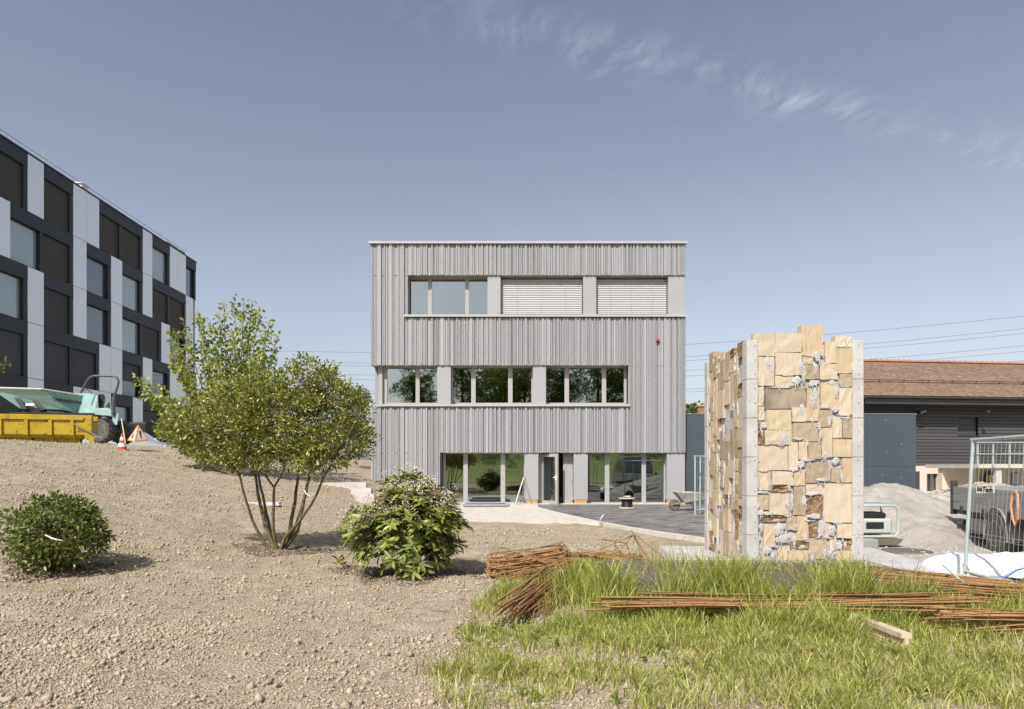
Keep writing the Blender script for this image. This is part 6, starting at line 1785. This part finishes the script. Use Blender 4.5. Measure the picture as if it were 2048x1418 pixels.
# flower heads: faded on top and left, brown stalks elsewhere
FP, FD, BP_, BD_ = [], [], [], []
for c in C:
    top = (c[2]-cen[2]) > .20+.12*r.random() or (c[0] < cen[0]-.38 and c[2] > cen[2]+.0)
    o_ = (c-cen); o_ = o_/np.linalg.norm(o_)
    hd_ = c+o_*.03+np.array([0, 0, .06])
    if top:
        for j_ in range(17):
            d = rdir(r, 1, .4)[0]; FP.append(hd_+d*.075*r.random()**.4+np.array([0, 0, .03])); FD.append(d)
    if r.random() < .75:
        for j_ in range(12):
            d = rdir(r, 1, .5)[0]; BP_.append(hd_+d*.05*r.random()-np.array([0, 0, .02])); BD_.append(d)
leaves('flowers', FP, FD, rdir(r, len(FP)), .022, .019, M_flower, rh)
leaves('faded_stalks', BP_, BD_, rdir(r, len(BP_)), .020, .005, M_flower_br, rh)
# small offshoot
b4_ = ground_at(683, 1140)
of = thing('leafy_offshoot', 'small leafy offshoot on the soil left of the flowering shrub', 'plant', b4_)
MB().tube([b4_+Vector((.30, .1, .03)), b4_+Vector((.1, 0, .06)), b4_+Vector((0, 0, .12))], .006, 5).build('stem', M_twig, of)
LP = [tuple(b4_+Vector((r.uniform(-.05, .05), r.uniform(-.04, .04), .06+r.uniform(0, .12)))) for _ in range(16)]
dd = rdir(r, 16, .5)
leaves('foliage', LP, dd, rdir(r, 16)*.3+np.array([0, 0, 1]), .13, .036, M_leaf_rhodo, of, droop=.25)

# --- distant tree right of the house
for (px, py, Y, lb) in ((1392, 812, 62.0, 'far dark tree top peeping above the annex roof'),):
    p = at(px, py, Y)
    t_ = thing('distant_tree', lb, 'tree', (p.x, Y, 0))
    MB().tube([(p.x, Y, -.2), (p.x, Y, p.z-.6)], [.2, .08], 6).build('trunk', M_bark, t_)
    lobed_shrub(t_, np.random.default_rng(31), [(np.array((p.x, Y, p.z-.6)), (.9, .9, 1.0)), (np.array((p.x-.3, Y, p.z-1.6)), (1.5, 1.4, 1.2))], 120, 14, .3, .28, .18, M_leaf_far, [Vector((p.x, Y, p.z-2))], .02)
ch = thing('distant_chimney', 'far brown chimney stack above the annex roof', 'chimney', (at(1404, 830, 60).x, 60, 0))
c = at(1404, 806, 60); MB().bevbox(c.x-.3, c.x+.3, 60, 60.6, 0, c.z-.3, .02).build('stack', M_rot, ch); MB().box(c.x-.38, c.x+.38, 59.9, 60.7, c.z-.298, c.z-.18).build('cap', M_tan, ch)

# --- trees on the bank behind the viewer, mirrored in the upper windows
def far_tree(seed, hgt, wid):
    r = np.random.default_rng(seed)
    t_ = thing('bank_tree', 'leafy tree on the grassy bank, seen mirrored in the middle windows', 'tree', (0, 0, 0), group='trees mirrored in the windows', local=True)
    MB().tube([(0, 0, -.3), (.1, 0, hgt*.4), (0, 0, hgt*.92)], [.28, .18, .03], 8).build('trunk', M_bark, t_, True)
    lobs = []
    for i in range(9):
        f = .25+.70*i/8; a = r.random()*6.28; rr_ = wid*.45*(1-abs(f-.5)*.95)
        lobs.append((np.array((rr_*.7*math.cos(a), rr_*.7*math.sin(a), hgt*f)), (rr_, rr_, hgt*.15)))
    lobed_shrub(t_, r, lobs, 330, 26, .55, .34, .16, M_leaf_far, [Vector((0, 0, hgt*f)) for f in (.2, .4, .6, .8)], .03, leaf_name='crown', droop=.25)
    return t_
f1 = far_tree(41, 12.5, 9); f2 = far_tree(42, 10.0, 7.5)
spots = [(f1, -7.5, -47, 1.0), (f2, -15.5, -52, .8), (f1, 2.0, -50, 1.02), (f2, 7.5, -45, .92), (f1, 13.0, -48, 1.12), (f2, 19.0, -46, 1.1), (f1, 25, -49, 1.1), (f2, -1.5, -56, 1.05), (f2, -24, -50, .9), (f1, -33, -50, .9), (f1, 33, -50, 1.05)]
used = set()
for i, (f, x_, y_, s_) in enumerate(spots):
    o = f if f not in used else copy_tree(f)
    used.add(f)
    o.location = (x_, y_, float(H(x_, y_))); o.scale = (s_, s_, s_); o.rotation_euler = (0, 0, i*1.7)

# ================================================================== grass
r = np.random.default_rng(51)
def grass_blades(X, Y, Ht, wd, mat, name, label, lean=.5):
    n = len(X)
    Z = HZ(X, Y)-.01
    a = r.random(n)*6.283; la = r.random(n)*6.283; l = Ht*lean*(.2+r.random(n))
    sx_, sy_ = np.cos(a)*wd/2, np.sin(a)*wd/2
    lx, ly = np.cos(la)*l, np.sin(la)*l
    b0 = np.stack([X-sx_, Y-sy_, Z], -1); b1 = np.stack([X+sx_, Y+sy_, Z], -1)
    m0 = np.stack([X-sx_*.8+lx*.22, Y-sy_*.8+ly*.22, Z+Ht*.5], -1); m1 = np.stack([X+sx_*.8+lx*.22, Y+sy_*.8+ly*.22, Z+Ht*.5], -1)
    q0 = np.stack([X-sx_*.5+lx*.58, Y-sy_*.5+ly*.58, Z+Ht*.85], -1); q1 = np.stack([X+sx_*.5+lx*.58, Y+sy_*.5+ly*.58, Z+Ht*.85], -1)
    tp_ = np.stack([X+lx*1.05, Y+ly*1.05, Z+Ht*(1.02-.25*(l/Ht))], -1)
    V = np.stack([b0, b1, m0, m1, q0, q1, tp_], 1).reshape(-1, 3)
    f = np.array([(0, 1, 3), (0, 3, 2), (2, 3, 5), (2, 5, 4), (4, 5, 6)])
    Fc = (f[None]+(np.arange(n)*7)[:, None, None]).reshape(-1, 3)
    return tag(link(name, np_mesh(name, V, Fc), mat), label, 'grass', kind='stuff')
n = 185000
Y = 3.5+r.random(n)**1.25*5.6; X = -1.4+r.random(n)*7.2
nz = vnoise(X, Y, .7, 61)+.6*vnoise(X, Y, .22, 62)
edge_x = np.interp(Y, [3.5, 4.5, 5.4, 6.2, 7.0, 8.0, 9.0], [-.35, -.5, -.72, -.68, -.38, -.12, .4])+.18*vnoise(Y*0, Y, .5, 63)
dens = sstep((X-edge_x+.22*nz)/.38)
dens *= np.where(Y < 5.2, .12+.88*sstep((Y-4.0+.25*np.clip(X-1.2, 0, 3))/1.0)+.35*nz, 1.0)
dens *= 1-sstep((Y-8.75)/.3)
dens *= np.where((X < .75) & (Y > 6.2) & (X > (Y-7.4)*.28-.05), .38, 1)
dens *= np.where((Y > 8.25) & (X > 1.0), .3, 1)
dens *= np.where((Y > 7.15) & (X > 1.0), .13+.35*sstep((vnoise(X, Y, .5, 73)-.05)/.5), 1)
dens *= np.where(Y > 7.15, 1, .22+.78*sstep((vnoise(X, Y, .32, 74)+.6*vnoise(X, Y, .12, 75)+.30)/.6))
dens *= np.where((X > 4.6) & (Y > 6.3), .25, 1)
dens *= np.where((X > 3.7) & (Y > 7.3), .6, 1)
k = r.random(n) < np.clip(dens, 0, 1)
X, Y, nz = X[k], Y[k], nz[k]
tall = sstep((Y-5.5)/.9)*sstep((X-.0)/.7)
Ht = (.065+.06*r.random(len(X)))*(1+.5*nz)+tall*(.03+.13*r.random(len(X))**2)+.05*sstep((Y-5.0)/.8)*r.random(len(X))
Ht = Ht*(.8+.9*sstep((vnoise(X, Y, .30, 76)+.35)/.9))
zone = (Y > 6.75) & (Y < 8.95) & (X > .9) & (X < 4.4)
cl = sstep((vnoise(X, Y, .35, 71)+.5*vnoise(X, Y, .12, 72)+.25)/.8)
Ht = np.where(zone, Ht*.6+.15+cl*(.14+.34*r.random(len(X))**1.7), Ht)
Ht = np.clip(Ht, .03, .62)
dry = r.random(len(X)) < np.clip(.60-.36*tall-.22*sstep((Y-5.2)/.8), .10, 1)
grass_blades(X[~dry], Y[~dry], Ht[~dry], .0055+.0065*r.random((~dry).sum()), M_grass, 'grass', 'lush green grass growing through the rebar', .75)
grass_blades(X[dry], Y[dry], Ht[dry]*.8, .004+.004*r.random(dry.sum()), M_grass_dry, 'dry_grass', 'dry straw coloured grass in the foreground', 1.3)
# broad-leaved weeds among the grass
n = 420
Y2 = 4.2+r.random(n)*2.6; X2 = -.6+r.random(n)*5.2
k = (vnoise(X2, Y2, .5, 81) > .1) & (X2 > np.interp(Y2, [3.5, 5.4, 6.2, 7], [-.2, -.6, -.55, -.3]))
X2, Y2 = X2[k], Y2[k]
P2 = np.repeat(np.stack([X2, Y2, HZ(X2, Y2)+.03], -1), 6, 0); D2 = rdir(r, len(P2), .9)
tag(leaves('weeds', P2, D2, rdir(r, len(P2))*.4+np.array([0, 0, 1]), .035+.05*r.random(len(P2)), .016+.02*r.random(len(P2)), M_leaf_lin, None, droop=.2), 'broad leaved weeds scattered through the foreground grass', 'weeds', kind='stuff')
# damp dug soil round the planted shrubs
PP = []
for (c_, rad_, k_) in ((b0, .75, 1500), (b2_, .65, 900), (b3_, 1.0, 2200), (Vector((.1, 9.0, 0)), .6, 700)):
    a_ = r.random(k_)*6.283; q_ = rad_*r.random(k_)**.6*(1+.3*np.sin(3*a_)); PP.append(np.stack([c_.x+q_*np.cos(a_), c_.y+q_*.8*np.sin(a_)], -1))
PP = np.concatenate(PP); S = .010+.022*r.random(len(PP))**2
V, Fc = lumps(np.stack([PP[:, 0], PP[:, 1], HZ(PP[:, 0], PP[:, 1])+S*.3], -1), S, 91, .9)
tag(link('damp_soil', np_mesh('damp_soil', V, Fc), M_clod_dark), 'darker dug soil crumbs round the planted shrubs', 'soil', kind='stuff')
# sparse tufts on the soil along the lower edge
n = 2600
Y = 3.7+r.random(n)*2.2; X = -3.2+r.random(n)*3.2
nz = vnoise(X, Y, .35, 65)+.5*vnoise(X, Y, .12, 66)
k = (nz > .42) & (r.random(n) < .25+.75*sstep((X+2.2)/1.6)) & (Y < 4.5+.8*sstep((X+1.2)/1))
X, Y = X[k], Y[k]
grass_blades(X, Y, .03+.05*r.random(len(X)), .003+.002*r.random(len(X)), M_grass_dry, 'sparse_grass', 'sparse dry grass tufts at the lower soil edge', 1.2)
